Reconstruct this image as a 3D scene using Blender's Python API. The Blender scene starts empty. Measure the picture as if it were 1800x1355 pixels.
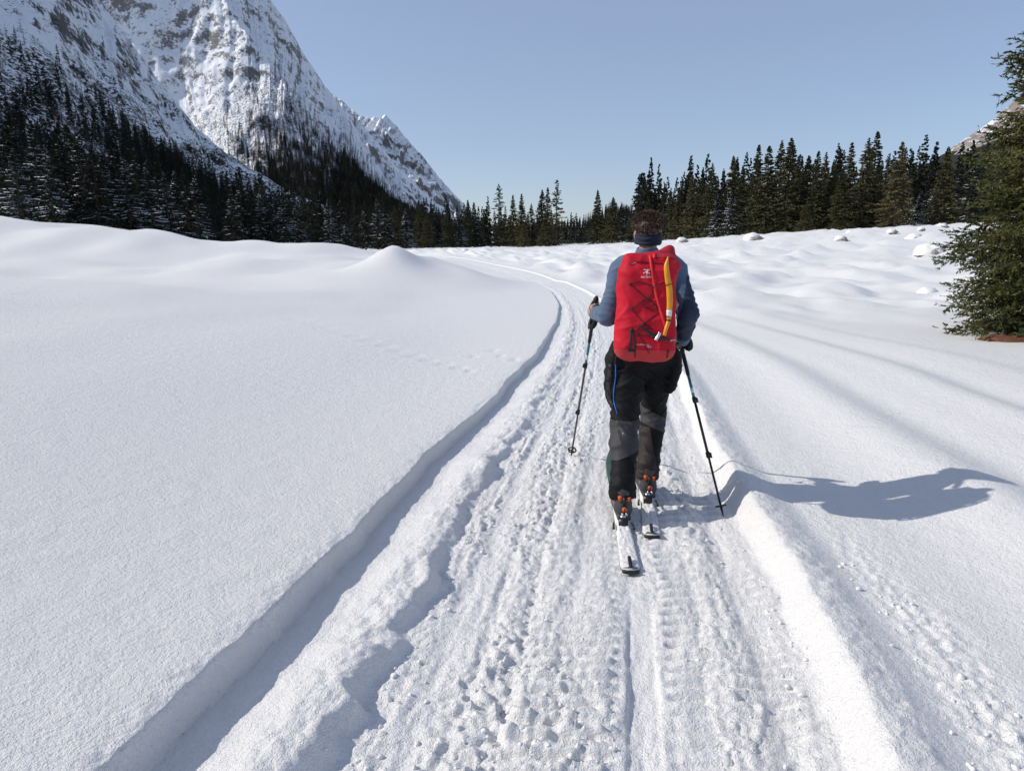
import bpy, bmesh, math, random
import numpy as np
from mathutils import Vector, Matrix
from mathutils.bvhtree import BVHTree

scene = bpy.context.scene
COL = scene.collection
R = math.radians

# ------------------------------------------------------------------ camera, sky, sun
FPX, CX, CY, PITCH, CAMH = 1250.0, 900.0, 677.5, R(11.4), 1.65
cd = bpy.data.cameras.new('camera'); cam = bpy.data.objects.new('camera', cd); COL.objects.link(cam)
cam.location = (0, 0, CAMH); cam.rotation_euler = (R(90) - PITCH, 0, 0)
cd.sensor_width = 36; cd.lens = 36 * FPX / 1800; cd.clip_start = 0.05; cd.clip_end = 20000
scene.camera = cam

SUN_EL = R(36.0)
SUN_TO = Vector((-math.cos(SUN_EL) * 0.994, math.cos(SUN_EL) * 0.08, math.sin(SUN_EL))).normalized()
sl = bpy.data.lights.new('sun', 'SUN'); sun = bpy.data.objects.new('sun', sl); COL.objects.link(sun)
sl.energy = 3.55; sl.angle = R(0.53); sl.color = (1.0, 0.95, 0.88)
sun.rotation_euler = SUN_TO.to_track_quat('Z', 'Y').to_euler()

world = bpy.data.worlds.new('World'); scene.world = world; world.use_nodes = True
nt = world.node_tree; nt.nodes.clear()
sky = nt.nodes.new('ShaderNodeTexSky'); sky.sky_type = 'NISHITA'; sky.sun_disc = False
sky.sun_elevation = SUN_EL
sky.sun_rotation = math.atan2(SUN_TO.x, SUN_TO.y)
sky.altitude = 1200; sky.air_density = 1.0; sky.dust_density = 1.2; sky.ozone_density = 2.5
bg = nt.nodes.new('ShaderNodeBackground'); bg.inputs[1].default_value = 0.14
wo = nt.nodes.new('ShaderNodeOutputWorld')
veil = nt.nodes.new('ShaderNodeMix'); veil.data_type = 'RGBA'          # thin high cirrus veil over the whole sky
wtc = nt.nodes.new('ShaderNodeTexCoord'); wmp = nt.nodes.new('ShaderNodeMapping'); wmp.inputs['Scale'].default_value = (1.0, 1.6, 5.0); wmp.inputs['Rotation'].default_value = (0.25, 0.35, 0)
wnz = nt.nodes.new('ShaderNodeTexNoise'); wnz.inputs['Scale'].default_value = 1.6; wnz.inputs['Detail'].default_value = 5
wrg = nt.nodes.new('ShaderNodeMapRange'); wrg.inputs[1].default_value = .3; wrg.inputs[2].default_value = .7; wrg.inputs[3].default_value = .44; wrg.inputs[4].default_value = .56
nt.links.new(wtc.outputs['Generated'], wmp.inputs[0]); nt.links.new(wmp.outputs[0], wnz.inputs['Vector']); nt.links.new(wnz.outputs['Fac'], wrg.inputs[0]); nt.links.new(wrg.outputs[0], veil.inputs['Factor'])
veil.inputs['B'].default_value = (2.6, 3.0, 4.05, 1)
nt.links.new(sky.outputs[0], veil.inputs['A']); nt.links.new(veil.outputs['Result'], bg.inputs[0]); nt.links.new(bg.outputs[0], wo.inputs[0])

vs = scene.view_settings
vs.view_transform = 'Standard'; vs.look = 'None'; vs.exposure = 0.07; vs.gamma = 1.0; vs.use_curve_mapping = False
scene.render.engine = 'CYCLES'
scene.cycles.use_denoising = True
scene.cycles.max_bounces = 5; scene.cycles.diffuse_bounces = 4

# ------------------------------------------------------------------ pixel helpers (photo 1800 x 1355)
cp, sp = math.cos(PITCH), math.sin(PITCH)
def ray(px, py):
    X = (px - CX) / FPX; D = (py - CY) / FPX
    return np.array([X, cp - D * sp, -sp - D * cp])
def at(px, py, Y):
    d = ray(px, py); return np.array([0, 0, CAMH]) + d * (Y / d[1])
def gnd(px, py, z=0.0):
    d = ray(px, py); return np.array([0, 0, CAMH]) + d * ((z - CAMH) / d[2])

# ------------------------------------------------------------------ noise
def _perm(seed):
    r = np.random.RandomState(seed); p = r.permutation(256); return np.concatenate([p, p, p])
_PC = {}
def perm(seed):
    if seed not in _PC: _PC[seed] = _perm(seed)
    return _PC[seed]
_G2 = np.stack([np.cos(np.arange(16) * np.pi / 8), np.sin(np.arange(16) * np.pi / 8)], 1)
def pn2(x, y, seed=0):
    x = np.asarray(x, float); y = np.asarray(y, float); x, y = np.broadcast_arrays(x, y)
    p = perm(seed); xi = np.floor(x).astype(int); yi = np.floor(y).astype(int)
    xf = x - xi; yf = y - yi; xi &= 255; yi &= 255
    u = xf**3 * (xf * (xf * 6 - 15) + 10); v = yf**3 * (yf * (yf * 6 - 15) + 10)
    def g(ix, iy, fx, fy):
        h = p[p[ix & 255] + (iy & 255)] & 15; return _G2[h, 0] * fx + _G2[h, 1] * fy
    a = g(xi, yi, xf, yf); b = g(xi + 1, yi, xf - 1, yf); c = g(xi, yi + 1, xf, yf - 1); d = g(xi + 1, yi + 1, xf - 1, yf - 1)
    return 1.5 * ((a * (1 - u) + b * u) * (1 - v) + (c * (1 - u) + d * u) * v)
def fbm2(x, y, o=4, seed=0, gain=0.5, ridged=False):
    s = 0; a = 1.0; t = 0
    for i in range(o):
        n = pn2(x * 2**i + 17.3 * i, y * 2**i - 9.1 * i, seed + i)
        if ridged: n = 1 - 2 * np.abs(n)
        s = s + a * n; t += a; a *= gain
    return s / t
_rg = np.random.RandomState(5).normal(size=(64, 3)); _G3 = _rg / np.linalg.norm(_rg, axis=1)[:, None]
def pn3(x, y, z, seed=0):
    x, y, z = np.broadcast_arrays(np.asarray(x, np.float32), np.asarray(y, np.float32), np.asarray(z, np.float32))
    p = perm(seed); xi = np.floor(x).astype(int); yi = np.floor(y).astype(int); zi = np.floor(z).astype(int)
    xf = x - xi; yf = y - yi; zf = z - zi
    f = lambda t: t * t * (3 - 2 * t)
    u, v, w = f(xf), f(yf), f(zf); r = 0
    for dx in (0, 1):
        for dy in (0, 1):
            for dz in (0, 1):
                h = p[p[p[(xi + dx) & 255] + ((yi + dy) & 255)] + ((zi + dz) & 255)] & 63
                g = _G3[h, 0] * (xf - dx) + _G3[h, 1] * (yf - dy) + _G3[h, 2] * (zf - dz)
                r = r + g * (u if dx else 1 - u) * (v if dy else 1 - v) * (w if dz else 1 - w)
    return r * 1.5
def sst(a, b, x):
    t = np.clip((x - a) / (b - a), 0, 1); return t * t * (3 - 2 * t)
def worley(x, y, seed=0):
    """distance to the nearest jittered point, and a random value for it"""
    p = perm(seed); xi = np.floor(x).astype(int); yi = np.floor(y).astype(int)
    best = np.full(x.shape, 9.0); val = np.zeros(x.shape)
    for dx in (-1, 0, 1):
        for dy in (-1, 0, 1):
            cx, cy = xi + dx, yi + dy
            h = p[p[cx & 255] + (cy & 255)]; h2 = p[h + 7]; h3 = p[h2 + 3]
            d = np.hypot(cx + 0.15 + 0.7 * h / 255 - x, cy + 0.15 + 0.7 * h2 / 255 - y)
            m = d < best; best = np.where(m, d, best); val = np.where(m, h3 / 255, val)
    return best, val
def nspline(xs, ys):
    """natural cubic spline through (xs, ys); ys may be (n, k)"""
    xs = np.asarray(xs, float); ys = np.asarray(ys, float); n = len(xs); h = np.diff(xs)
    A = np.zeros((n, n)); B = np.zeros(ys.shape); A[0, 0] = A[-1, -1] = 1
    for i in range(1, n - 1):
        A[i, i - 1] = h[i - 1]; A[i, i] = 2 * (h[i - 1] + h[i]); A[i, i + 1] = h[i]
        B[i] = 6 * ((ys[i + 1] - ys[i]) / h[i] - (ys[i] - ys[i - 1]) / h[i - 1])
    M = np.linalg.solve(A, B); return xs, ys, M, h
def speval(S, x):
    xs, ys, M, h = S; x = np.clip(x, xs[0], xs[-1])
    i = np.clip(np.searchsorted(xs, x) - 1, 0, len(xs) - 2)
    a = (xs[i + 1] - x); b = (x - xs[i]); hi = h[i]
    return (M[i] * a**3 + M[i + 1] * b**3) / (6 * hi) + (ys[i] / hi - M[i] * hi / 6) * a + (ys[i + 1] / hi - M[i + 1] * hi / 6) * b

# ------------------------------------------------------------------ mesh helpers
def mesh_np(name, V, F):
    V = np.asarray(V, np.float32); me = bpy.data.meshes.new(name)
    Fs = F if isinstance(F, list) else [F]
    Fs = [np.asarray(f, np.int32) for f in Fs if len(f)]
    me.vertices.add(len(V)); me.vertices.foreach_set('co', V.ravel())
    nl = sum(f.size for f in Fs); npoly = sum(len(f) for f in Fs)
    me.loops.add(nl); me.polygons.add(npoly)
    me.loops.foreach_set('vertex_index', np.concatenate([f.ravel() for f in Fs]))
    tot = np.concatenate([np.full(len(f), f.shape[1], np.int32) for f in Fs])
    st = np.concatenate([[0], np.cumsum(tot)[:-1]]).astype(np.int32)
    me.polygons.foreach_set('loop_start', st); me.polygons.foreach_set('loop_total', tot)
    me.update(calc_edges=True); return me
def obj(name, me, mat=None, parent=None, smooth=True):
    o = bpy.data.objects.new(name, me); COL.objects.link(o)
    if mat is not None and me is not None:
        me.materials.clear(); me.materials.append(mat)
    if smooth and me is not None: me.polygons.foreach_set('use_smooth', np.ones(len(me.polygons), bool))
    if parent is not None: o.parent = parent
    return o
def tag(o, label=None, cat=None, group=None, kind=None):
    if label: o['label'] = label
    if cat: o['category'] = cat
    if group: o['group'] = group
    if kind: o['kind'] = kind
    return o
def empty(name, loc, label=None, cat=None, group=None):
    o = bpy.data.objects.new(name, None); COL.objects.link(o); o.location = tuple(float(c) for c in loc)
    o.empty_display_size = 0.1
    return tag(o, label, cat, group)
def part(name, V, F, mat, root, smooth=True):
    """a part given in world coordinates, hung under a root Empty (or a part of that Empty)"""
    base = root
    off = np.zeros(3)
    while base is not None:
        off += np.array(base.location); base = base.parent
    return obj(name, mesh_np(name, np.asarray(V, float) - off, F), mat, root, smooth)
def grid_faces(m, n, wrap=False):
    i = np.arange(m - 1)[:, None]; k = n if wrap else n - 1; j = np.arange(k)[None, :]
    j2 = (j + 1) % n
    a = i * n + j; b = i * n + j2; c = (i + 1) * n + j2; d = (i + 1) * n + j
    return np.stack([a + 0 * b, b, c, d], -1).reshape(-1, 4)
def loft(rings, cap=True):
    rings = np.asarray(rings, float); m, n, _ = rings.shape
    V = rings.reshape(-1, 3); F = [grid_faces(m, n, True)]
    if cap:
        V = np.concatenate([V, rings[0].mean(0)[None], rings[-1].mean(0)[None]])
        j = np.arange(n); j2 = (j + 1) % n
        F.append(np.stack([np.full(n, m * n), j2, j], 1)); F.append(np.stack([np.full(n, m * n + 1), (m - 1) * n + j, (m - 1) * n + j2], 1))
    return V, F
def tube(P, r, n=8):
    P = np.asarray(P, float); m = len(P); r = np.broadcast_to(np.asarray(r, float), (m,))
    T = np.gradient(P, axis=0); T /= np.linalg.norm(T, axis=1)[:, None] + 1e-9
    up = np.array([0, 0, 1.0]) if abs(T[0][2]) < 0.9 else np.array([0, 1.0, 0])
    rings = []
    a = np.arange(n) * 2 * np.pi / n
    for i in range(m):
        u = np.cross(T[i], up); u /= np.linalg.norm(u); v = np.cross(u, T[i]); up = v
        rings.append(P[i] + r[i] * (np.cos(a)[:, None] * u + np.sin(a)[:, None] * v))
    return loft(rings)
def merge(parts):
    Vs, Fs, o = [], [], 0
    for V, F in parts:
        Vs.append(np.asarray(V)); F = F if isinstance(F, list) else [F]
        for f in F: Fs.append(np.asarray(f) + o)
        o += len(V)
    by = {}
    for f in Fs:
        if len(f): by.setdefault(f.shape[1], []).append(f)
    return np.concatenate(Vs), [np.concatenate(v) for v in by.values()]
def bez(P, n=24):
    """smooth curve through points"""
    P = np.asarray(P, float); t = np.concatenate([[0], np.cumsum(np.linalg.norm(np.diff(P, axis=0), axis=1) + 1e-6)])
    return speval_nd(nspline(t, P), np.linspace(0, t[-1], n))
def speval_nd(S, x):
    xs, ys, M, h = S
    i = np.clip(np.searchsorted(xs, x) - 1, 0, len(xs) - 2)
    a = (xs[i + 1] - x)[:, None]; b = (x - xs[i])[:, None]; hi = h[i][:, None]
    return (M[i] * a**3 + M[i + 1] * b**3) / (6 * hi) + (ys[i] / hi - M[i] * hi / 6) * a + (ys[i + 1] / hi - M[i + 1] * hi / 6) * b
def box(c, u, v, w):
    """box centred c with half-vectors u, v, w"""
    c, u, v, w = (np.asarray(k, float) for k in (c, u, v, w))
    V = [c + a * u + b * v + d * w for a in (-1, 1) for b in (-1, 1) for d in (-1, 1)]
    return np.array(V), np.array([[0, 1, 3, 2], [4, 6, 7, 5], [0, 4, 5, 1], [2, 3, 7, 6], [0, 2, 6, 4], [1, 5, 7, 3]])

def blob(c, rad, seed, nu=26, nv=14, rough=.25, flat=None):
    th = np.linspace(0, np.pi, nv)[:, None]; ph = (np.arange(nu) * 2 * np.pi / nu)[None]
    d = np.stack([np.sin(th) * np.cos(ph), np.sin(th) * np.sin(ph), np.cos(th) + 0 * ph], -1)
    n = 1 + rough * (pn3(d[..., 0] * 1.6 + seed, d[..., 1] * 1.6, d[..., 2] * 1.6, 60) + .5 * pn3(d[..., 0] * 4, d[..., 1] * 4 + seed, d[..., 2] * 4, 61) + .25 * pn3(d[..., 0] * 9, d[..., 1] * 9 + seed, d[..., 2] * 9, 62))
    P = d * n[..., None] * np.asarray(rad); 
    if flat is not None: P[..., 2] = np.maximum(P[..., 2], flat)
    return loft(P + np.asarray(c), cap=False)

# ------------------------------------------------------------------ materials
def newmat(name):
    m = bpy.data.materials.new(name); m.use_nodes = True; t = m.node_tree
    return m, t, t.nodes['Principled BSDF']
def N(t, typ, **kw):
    n = t.nodes.new(typ)
    for k, v in kw.items(): setattr(n, k, v)
    return n
def mat(name, col, rough=0.6, var=0.15, scale=20.0, bump=0.0, bscale=200.0, bdist=0.002, metal=0.0, spec=0.4, sheen=0.0):
    m, t, b = newmat(name); L = t.links.new
    b.inputs['Roughness'].default_value = rough; b.inputs['Metallic'].default_value = metal
    b.inputs['Specular IOR Level'].default_value = spec
    if sheen: b.inputs['Sheen Weight'].default_value = sheen
    tc = N(t, 'ShaderNodeTexCoord'); nz = N(t, 'ShaderNodeTexNoise'); nz.inputs['Scale'].default_value = scale; nz.inputs['Detail'].default_value = 5
    L(tc.outputs['Object'], nz.inputs['Vector'])
    mp = N(t, 'ShaderNodeMapRange'); mp.inputs[1].default_value = 0.3; mp.inputs[2].default_value = 0.7
    mp.inputs[3].default_value = 1 - var; mp.inputs[4].default_value = 1 + var
    L(nz.outputs['Fac'], mp.inputs[0])
    mx = N(t, 'ShaderNodeMix', data_type='RGBA', blend_type='MULTIPLY'); mx.inputs['Factor'].default_value = 1
    mx.inputs['A'].default_value = (*col, 1); L(mp.outputs[0], mx.inputs['B']); L(mx.outputs['Result'], b.inputs['Base Color'])
    if bump:
        n2 = N(t, 'ShaderNodeTexNoise'); n2.inputs['Scale'].default_value = bscale; n2.inputs['Detail'].default_value = 4
        L(tc.outputs['Object'], n2.inputs['Vector'])
        bp = N(t, 'ShaderNodeBump'); bp.inputs['Strength'].default_value = bump; bp.inputs['Distance'].default_value = bdist
        L(n2.outputs['Fac'], bp.inputs['Height']); L(bp.outputs[0], b.inputs['Normal'])
    return m
def snow_mat(name='snow', grain=1.0):
    m, t, b = newmat(name); L = t.links.new
    b.inputs['Base Color'].default_value = (0.82, 0.805, 0.78, 1); b.inputs['Roughness'].default_value = 0.55
    b.inputs['Specular IOR Level'].default_value = 0.25
    tc = N(t, 'ShaderNodeTexCoord')
    prev = None
    for sc, dist, det in ((11.0, 0.012, 3), (48.0, 0.012, 4), (150.0, 0.008, 3)):
        nz = N(t, 'ShaderNodeTexNoise'); nz.inputs['Scale'].default_value = sc; nz.inputs['Detail'].default_value = det; nz.inputs['Roughness'].default_value = 0.6
        L(tc.outputs['Object'], nz.inputs['Vector'])
        bp = N(t, 'ShaderNodeBump'); bp.inputs['Strength'].default_value = 0.9 * grain; bp.inputs['Distance'].default_value = dist
        L(nz.outputs['Fac'], bp.inputs['Height'])
        if prev: L(prev.outputs[0], bp.inputs['Normal'])
        prev = bp
    L(prev.outputs[0], b.inputs['Normal'])
    return m
M_SNOW = snow_mat()

# ------------------------------------------------------------------ terrain height
_edge = [(1355, 130, 1640), (1200, 300, 1555), (1050, 450, 1480), (900, 615, 1365), (820, 700, 1305), (750, 775, 1262), (690, 850, 1232), (640, 900, 1205),
         (600, 945, 1165), (560, 980, 1112), (530, 983, 1068), (510, 970, 1032), (490, 930, 985), (475, 885, 930), (460, 810, 848), (450, 765, 790)]
_L = np.array([gnd(l, py, 0.22 if py > 560 else 0.1) for py, l, r in _edge]); _Rr = np.array([gnd(r, py, 0.12 if py > 560 else 0.05) for py, l, r in _edge])
def _ext(P):
    a = P[0] + (P[0] - P[1]) * 4; b = P[-1] + np.array([-25, 60, 0]); P = np.vstack([a, P, b]); return P
_L, _Rr = _ext(_L), _ext(_Rr)
def cL(y): return np.interp(y, _L[:, 1], _L[:, 0])
def cR(y): return np.interp(y, _Rr[:, 1], _Rr[:, 0])
_ys = np.concatenate([np.linspace(-3, 30, 500), np.linspace(30.2, 400, 400)])
def _smooth(f):
    v = f(_ys); k = 9
    for _ in range(2): v = np.convolve(np.pad(v, k, mode='edge'), np.ones(2 * k + 1) / (2 * k + 1), 'valid')
    return lambda y: np.interp(y, _ys, v)
cL, cR = _smooth(cL), _smooth(cR)

_q = [-2.4, -1.2, -.72, -.48, -.32, -.17, -.08, .04, .2, .4, .62, .8, 1.2, 2.4]
_Y = [-4, 0, 3, 6, 10, 16, 22, 32, 45, 70, 100, 150, 250, 500, 1000, 3000]
_Z = np.array([
 [1.2, .4, .18, .08, 0, 0, 0, 0, 0, 0, .0, .05, .1, .3],
 [1.2, .4, .18, .08, .02, 0, 0, 0, 0, 0, .0, .05, .1, .3],
 [1.6, .75, .40, .22, .10, .02, 0, 0, 0, 0, .0, .05, .1, .3],
 [2.0, 1.05, .60, .36, .18, .04, 0, 0, 0, 0.02, .05, .08, .15, .4],
 [2.2, 1.2, .80, .50, .30, .10, .0, 0, 0, 0.02, .05, .1, .2, .6],
 [2.3, 1.3, .92, .64, .44, .22, .06, 0, 0, .05, .08, .16, .4, .9],
 [2.0, 1.0, .60, .44, .40, .32, .12, 0, .05, .12, .2, .3, .6, 1.2],
 [3.5, 2.4, 1.75, 1.15, .78, .55, .18, .02, .15, .3, .45, .6, 1.0, 1.8],
 [4.8, 4.0, 3.1, 2.1, 1.45, 0.95, .2, .05, .3, .55, .9, 1.2, 1.8, 3.0],
 [4.0, 3.2, 2.3, 1.2, .55, .15, .05, .05, .55, 1.25, 2.0, 2.6, 3.6, 5.0],
 [3.0, 2.4, 1.2, .3, -.2, -.2, .0, .05, .9, 2.3, 3.4, 4.2, 5.4, 7.5],
 [4.0, 3.0, 1.0, 0, -.5, -.3, .0, .1, 1.5, 3.6, 5.1, 6.2, 7.6, 11],
 [8.0, 5.0, 2.0, 0, -.6, -.5, -.2, .1, 2.2, 5.0, 7.0, 8.5, 11, 18],
 [20, 12, 6, 2, 0, -1, -1, 0, 4, 9, 13, 16, 22, 40],
 [40, 30, 14, 6, 2, 0, -2, -2, 6, 14, 22, 30, 45, 80],
 [60, 50, 30, 15, 6, 0, -6, -8, 8, 20, 40, 60, 90, 160]], float)
_lY = np.log(np.array(_Y) + 6.0)
_SQ = nspline(_q, _Z.T)                       # spline over q, all rows at once
_qq = np.linspace(-2.4, 2.4, 961)
def _rows():
    xs, ys, M, h = _SQ
    i = np.clip(np.searchsorted(xs, _qq) - 1, 0, len(xs) - 2); a = (xs[i + 1] - _qq)[:, None]; b = (_qq - xs[i])[:, None]; hi = h[i][:, None]
    return (M[i] * a**3 + M[i + 1] * b**3) / (6 * hi) + (ys[i] / hi - M[i] * hi / 6) * a + (ys[i + 1] / hi - M[i + 1] * hi / 6) * b
_T = speval_nd(nspline(_lY, _rows().T), np.linspace(_lY[0], _lY[-1], 1200)).T   # (q, lY) table
def base(x, y):
    q = np.clip(x / np.maximum(y + 3, 0.8), -2.39, 2.39); l = np.log(np.maximum(y, -3.9) + 6)
    fi = (q + 2.4) / 4.8 * 960; fj = (l - _lY[0]) / (_lY[-1] - _lY[0]) * 1199
    fi = np.clip(fi, 0, 959.999); fj = np.clip(fj, 0, 1198.999)
    i = fi.astype(int); j = fj.astype(int); a = fi - i; b = fj - j
    return (_T[i, j] * (1 - a) + _T[i + 1, j] * a) * (1 - b) + (_T[i, j + 1] * (1 - a) + _T[i + 1, j + 1] * a) * b

_mounds = []
for px, py, Y, zt, rx, ry in ((690, 434, 26.0, .98, 1.1, 1.7), (752, 446, 28.5, 0.85, 1.7, 2.0), (700, 470, 24.0, 0.22, 2.6, 2.5), (822, 478, 26.0, 0.3, 1.6, 2.5), (640, 448, 30., .25, 3., 2.5)):
    p = at(px, py, Y); _mounds.append((p[0], Y, zt, rx, ry))
_paw = [gnd(500 + 13 * i, 538 + 2.1 * i + (3 if i % 2 else 0), 0.5) for i in range(26)] + [gnd(832, 592, .35), gnd(868, 584, .35), gnd(880, 592, .35), gnd(905, 604, .3)]
def trail_s(x, y):
    l, r = cL(y), cR(y); return ((x - l) / (r - l) - 0.5) * 2.7
def H(x, y, fine=True):
    x = np.asarray(x, float); y = np.asarray(y, float)
    s = trail_s(x, y); z = base(x, y)
    fade = 0.35 + 0.65 * np.exp(-(y / 13.0)**2)
    far = np.exp(-(y / 9.0)**2)
    # --- undulations of the open snow
    z = z + 0.15 * fbm2(x / 5.5 + 3, y / 7.0, 3, 11) * sst(2, 10, np.abs(s)) * (1 + sst(15, 60, y) * 1.2)
    hum = sst(2.0, 5.0, s) * sst(13, 20, y + 0.12 * x) * (1 - sst(120, 200, y))
    h1 = pn2(x / 2.6 + 2.2, y / 3.4, 21); h2 = pn2(x / 1.2, y / 1.7 + 5, 22)
    z = z + hum * (0.27 * np.maximum(h1, -0.2) + 0.08 * h2 + .045 * pn2(x / .75, y / 1.0, 76)) * (1 + y / 60)
    lh = sst(4, 9, -s) * sst(18, 30, y) * (1 - sst(60, 90, y))
    z = z + lh * (0.5 * pn2(x / 7 + 4, y / 9, 23) + 0.2 * pn2(x / 3, y / 4, 24))
    for mx, my, mz, rx, ry in _mounds:
        d = np.sqrt(((x - mx) / rx)**2 + ((y - my) / ry)**2); z = z + mz * np.exp(-d**1.7)
    # --- sunken trail
    es = -1.36 + 0.04 * pn2(y * 1.1, 0.5, 31) + .02 * pn2(y * 2.7, 6.5, 66) + 0.009 * pn2(y * 5.0, 2.5, 32) + 0.003 * pn2(y * 13, 1.5, 33)
    hL = 0.125 * fade * (1 + 0.12 * pn2(y * .5, 3.3, 34))
    z = z + hL * (1 - sst(0.0, 0.032, s - es)) - 0.016 * fade * np.exp(-np.abs(es + .02 - s) / 0.06)
    z = z + .016 * fbm2(x * 11, y * 9, 4, 67, .62) * np.exp(-((s - es + .03) / .07)**2) * fade
    inn = sst(es + .02, es + .1, s)
    sc = -0.88 + 0.05 * pn2(y * .8, 7.7, 35)
    pp = y * 1.05 + .8 * pn2(y * .7, 4.4, 36); fr = pp - np.floor(pp); scal = .8 * fr**1.2 * (1 - sst(.72, 1.0, fr)) + .3 * np.abs(pn2(y * 3.3, 4.9, 37)) + .10 * pn2(y * 12, 1.9, 41)
    sr = sc + 0.02 + 0.15 * scal + .03 * pn2(y * 2.2, x * 3, 64)
    crest = (0.068 + 0.035 * pn2(y * 1.7, 8.8, 38)) * (0.25 + 0.75 * np.exp(-(y / 9)**2))
    z = z + crest * sst(es + 0.18, sc, s) * (1 - sst(sr, sr + 0.11, s))
    z = z + (.010 + .03 * sst(-1.05, -.85, s)) * inn * fbm2(x * 7, y * 6, 4, 58, .6) * (1 - sst(sr, sr + .1, s))
    rough = sst(sr + .02, sr + .1, s) * (1 - sst(1.08, 1.2, s))
    # right wall, lip and outer hollow
    er = 1.12 + 0.03 * pn2(y * 1.3, 9.1, 39) + 0.012 * pn2(y * 7, 3.1, 40)
    hR = 0.135 * fade
    z = z + hR * sst(er, er + 0.15, s) - 0.085 * fade * sst(1.27, 1.6, s) + 0.09 * fade * sst(1.85, 3.4, s)
    sw = s + 0.25 * pn2(x * .25, y * .18, 42)
    z = z + 0.058 * (np.sin((sw - 2.5) * 2 * math.pi / 1.55) - .25 * np.sin((sw - 2.5) * 4 * math.pi / 1.55)) * sst(1.9, 2.6, s) * (1 - sst(5.2, 7.5, s)) * np.exp(-(y / 12)**2)
    if fine:
        # longitudinal ruts
        for c, w, d in ((-.52, .05, .016), (-.33, .03, .014), (.06, .04, .012), (.93, .06, .035), (.68, .025, .008), (-.15, .02, .012), (-.62, .02, .010)):
            cc = c + 0.025 * pn2(y * .7, c * 9, 43)
            z = z - d * far**.3 * (.4 + .9 * np.abs(pn2(y * 1.1, c * 31, 59))) * np.exp(-((s - cc) / w)**2)
        z = z + rough * far**.3 * (.014 * fbm2(s * 11 + .5 * pn2(x * 2, y * 2, 78), y * 2.0, 3, 68, .6) + .014 * pn2(s * 4.2 + .3, y * .3, 77))
        # clumpy rough snow
        wx, wy = x + .03 * pn2(x * 9, y * 9, 44), y + .03 * pn2(x * 9, y * 9, 45)
        lump = fbm2(wx * 6, wy * 5, 4, 46, 0.6)
        clus = sst(-.15, .45, pn2(x * 1.4, y * .8, 47) + .55 * np.exp(-((s + .25) / .32)**2) - .1)
        sg_ = s + .012 * pn2(y * 1.6, 2.2, 65) + .006 * pn2(y * 7, 8.2, 70); smooth_z = sst(.33, .35, sg_) * (1 - sst(.455, .48, sg_)) * (1 - .9 * sst(2.6, 3.4, y)) * (.55 + .45 * sst(-.3, .15, pn2(y * 1.8, 5.2, 75)))
        strip = np.maximum(.35 + .65 * sst(-.15, .25, pn2(s * 4.2 + .3, y * .3, 77)), 1.35 * np.exp(-((s + .22) / .22)**2))
        amp = rough * strip * (1 - .85 * smooth_z) * (0.35 + .65 * np.exp(-(y / 12)**2))
        z = z + amp * (0.012 * lump + 0.020 * clus * np.maximum(fbm2(wx * 13, wy * 11, 3, 48, .6), -.1) + .015 * fbm2(wx * 24, wy * 26, 3, 60, .7))
        d, v = worley(wx * 14, wy * 13, 49)
        z = z + amp * clus * np.maximum(0, .45 - d) * (v > .6) * .05
        d, v = worley(wx * 30, wy * 27, 50)
        z = z + amp * (.3 + .7 * clus) * np.maximum(0, .42 - d) * (v > .5) * .036
        # cleat marks across the snowcat lane
        tr = sst(-.2, -.05, s) * (1 - sst(.98, 1.08, s)) * (1 - sst(.24, .32, s) * (1 - sst(.49, .56, s))) * np.exp(-(y / 10)**2)
        ph = (y + .06 * s + .02 * pn2(x * 3, y * 2, 51)) / .085
        sawt = ph - np.floor(ph)
        z = z + tr * .034 * (sst(0, .25, sawt) * (1 - sst(.55, 1, sawt)) - .5) * (.4 + .6 * sst(-.3, .2, pn2(x * 2.1, y * 1.3, 52)))
        # old ski track
        z = z - .022 * smooth_z * np.exp(-(y / 6)**2)
        # crumbly outer hollow
        cr = np.exp(-((s - 1.72 - .06 * pn2(y, 1, 53)) / .14)**2) * np.exp(-(y / 3.6)**4)
        z = z + cr * (.03 * np.maximum(fbm2(x * 14, y * 12, 3, 54, .6), -.2) + .02 * np.maximum(0, .45 - worley(x * 16, y * 15, 55)[0]) * 2)
        z = z + sst(er - .02, er + .04, s) * (1 - sst(1.36, 1.5, s)) * .022 * fbm2(x * 9, y * 8, 5, 56, .62) * fade
        z = z + .006 * fbm2(x * 5, y * 5, 3, 57) * (1 - rough) * np.exp(-(y / 10)**2)
        for p in _paw:
            z = z - .02 * np.exp(-((x - p[0]) / .05)**2 - ((y - p[1]) / .10)**2)
    return z
def Hf(x, y): return float(H(np.array([float(x)]), np.array([float(y)]), False)[0])
def hit(px, py, y0=2.0, y1=400.0):
    d = ray(px, py); ys = np.exp(np.linspace(math.log(y0), math.log(y1), 4000)); k = ys / d[1]
    X = d[0] * k; Z = CAMH + d[2] * k; b = Z < H(X, ys, False)
    i = int(np.argmax(b)) if b.any() else len(ys) - 1
    return np.array([X[i], ys[i], Z[i]])

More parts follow.
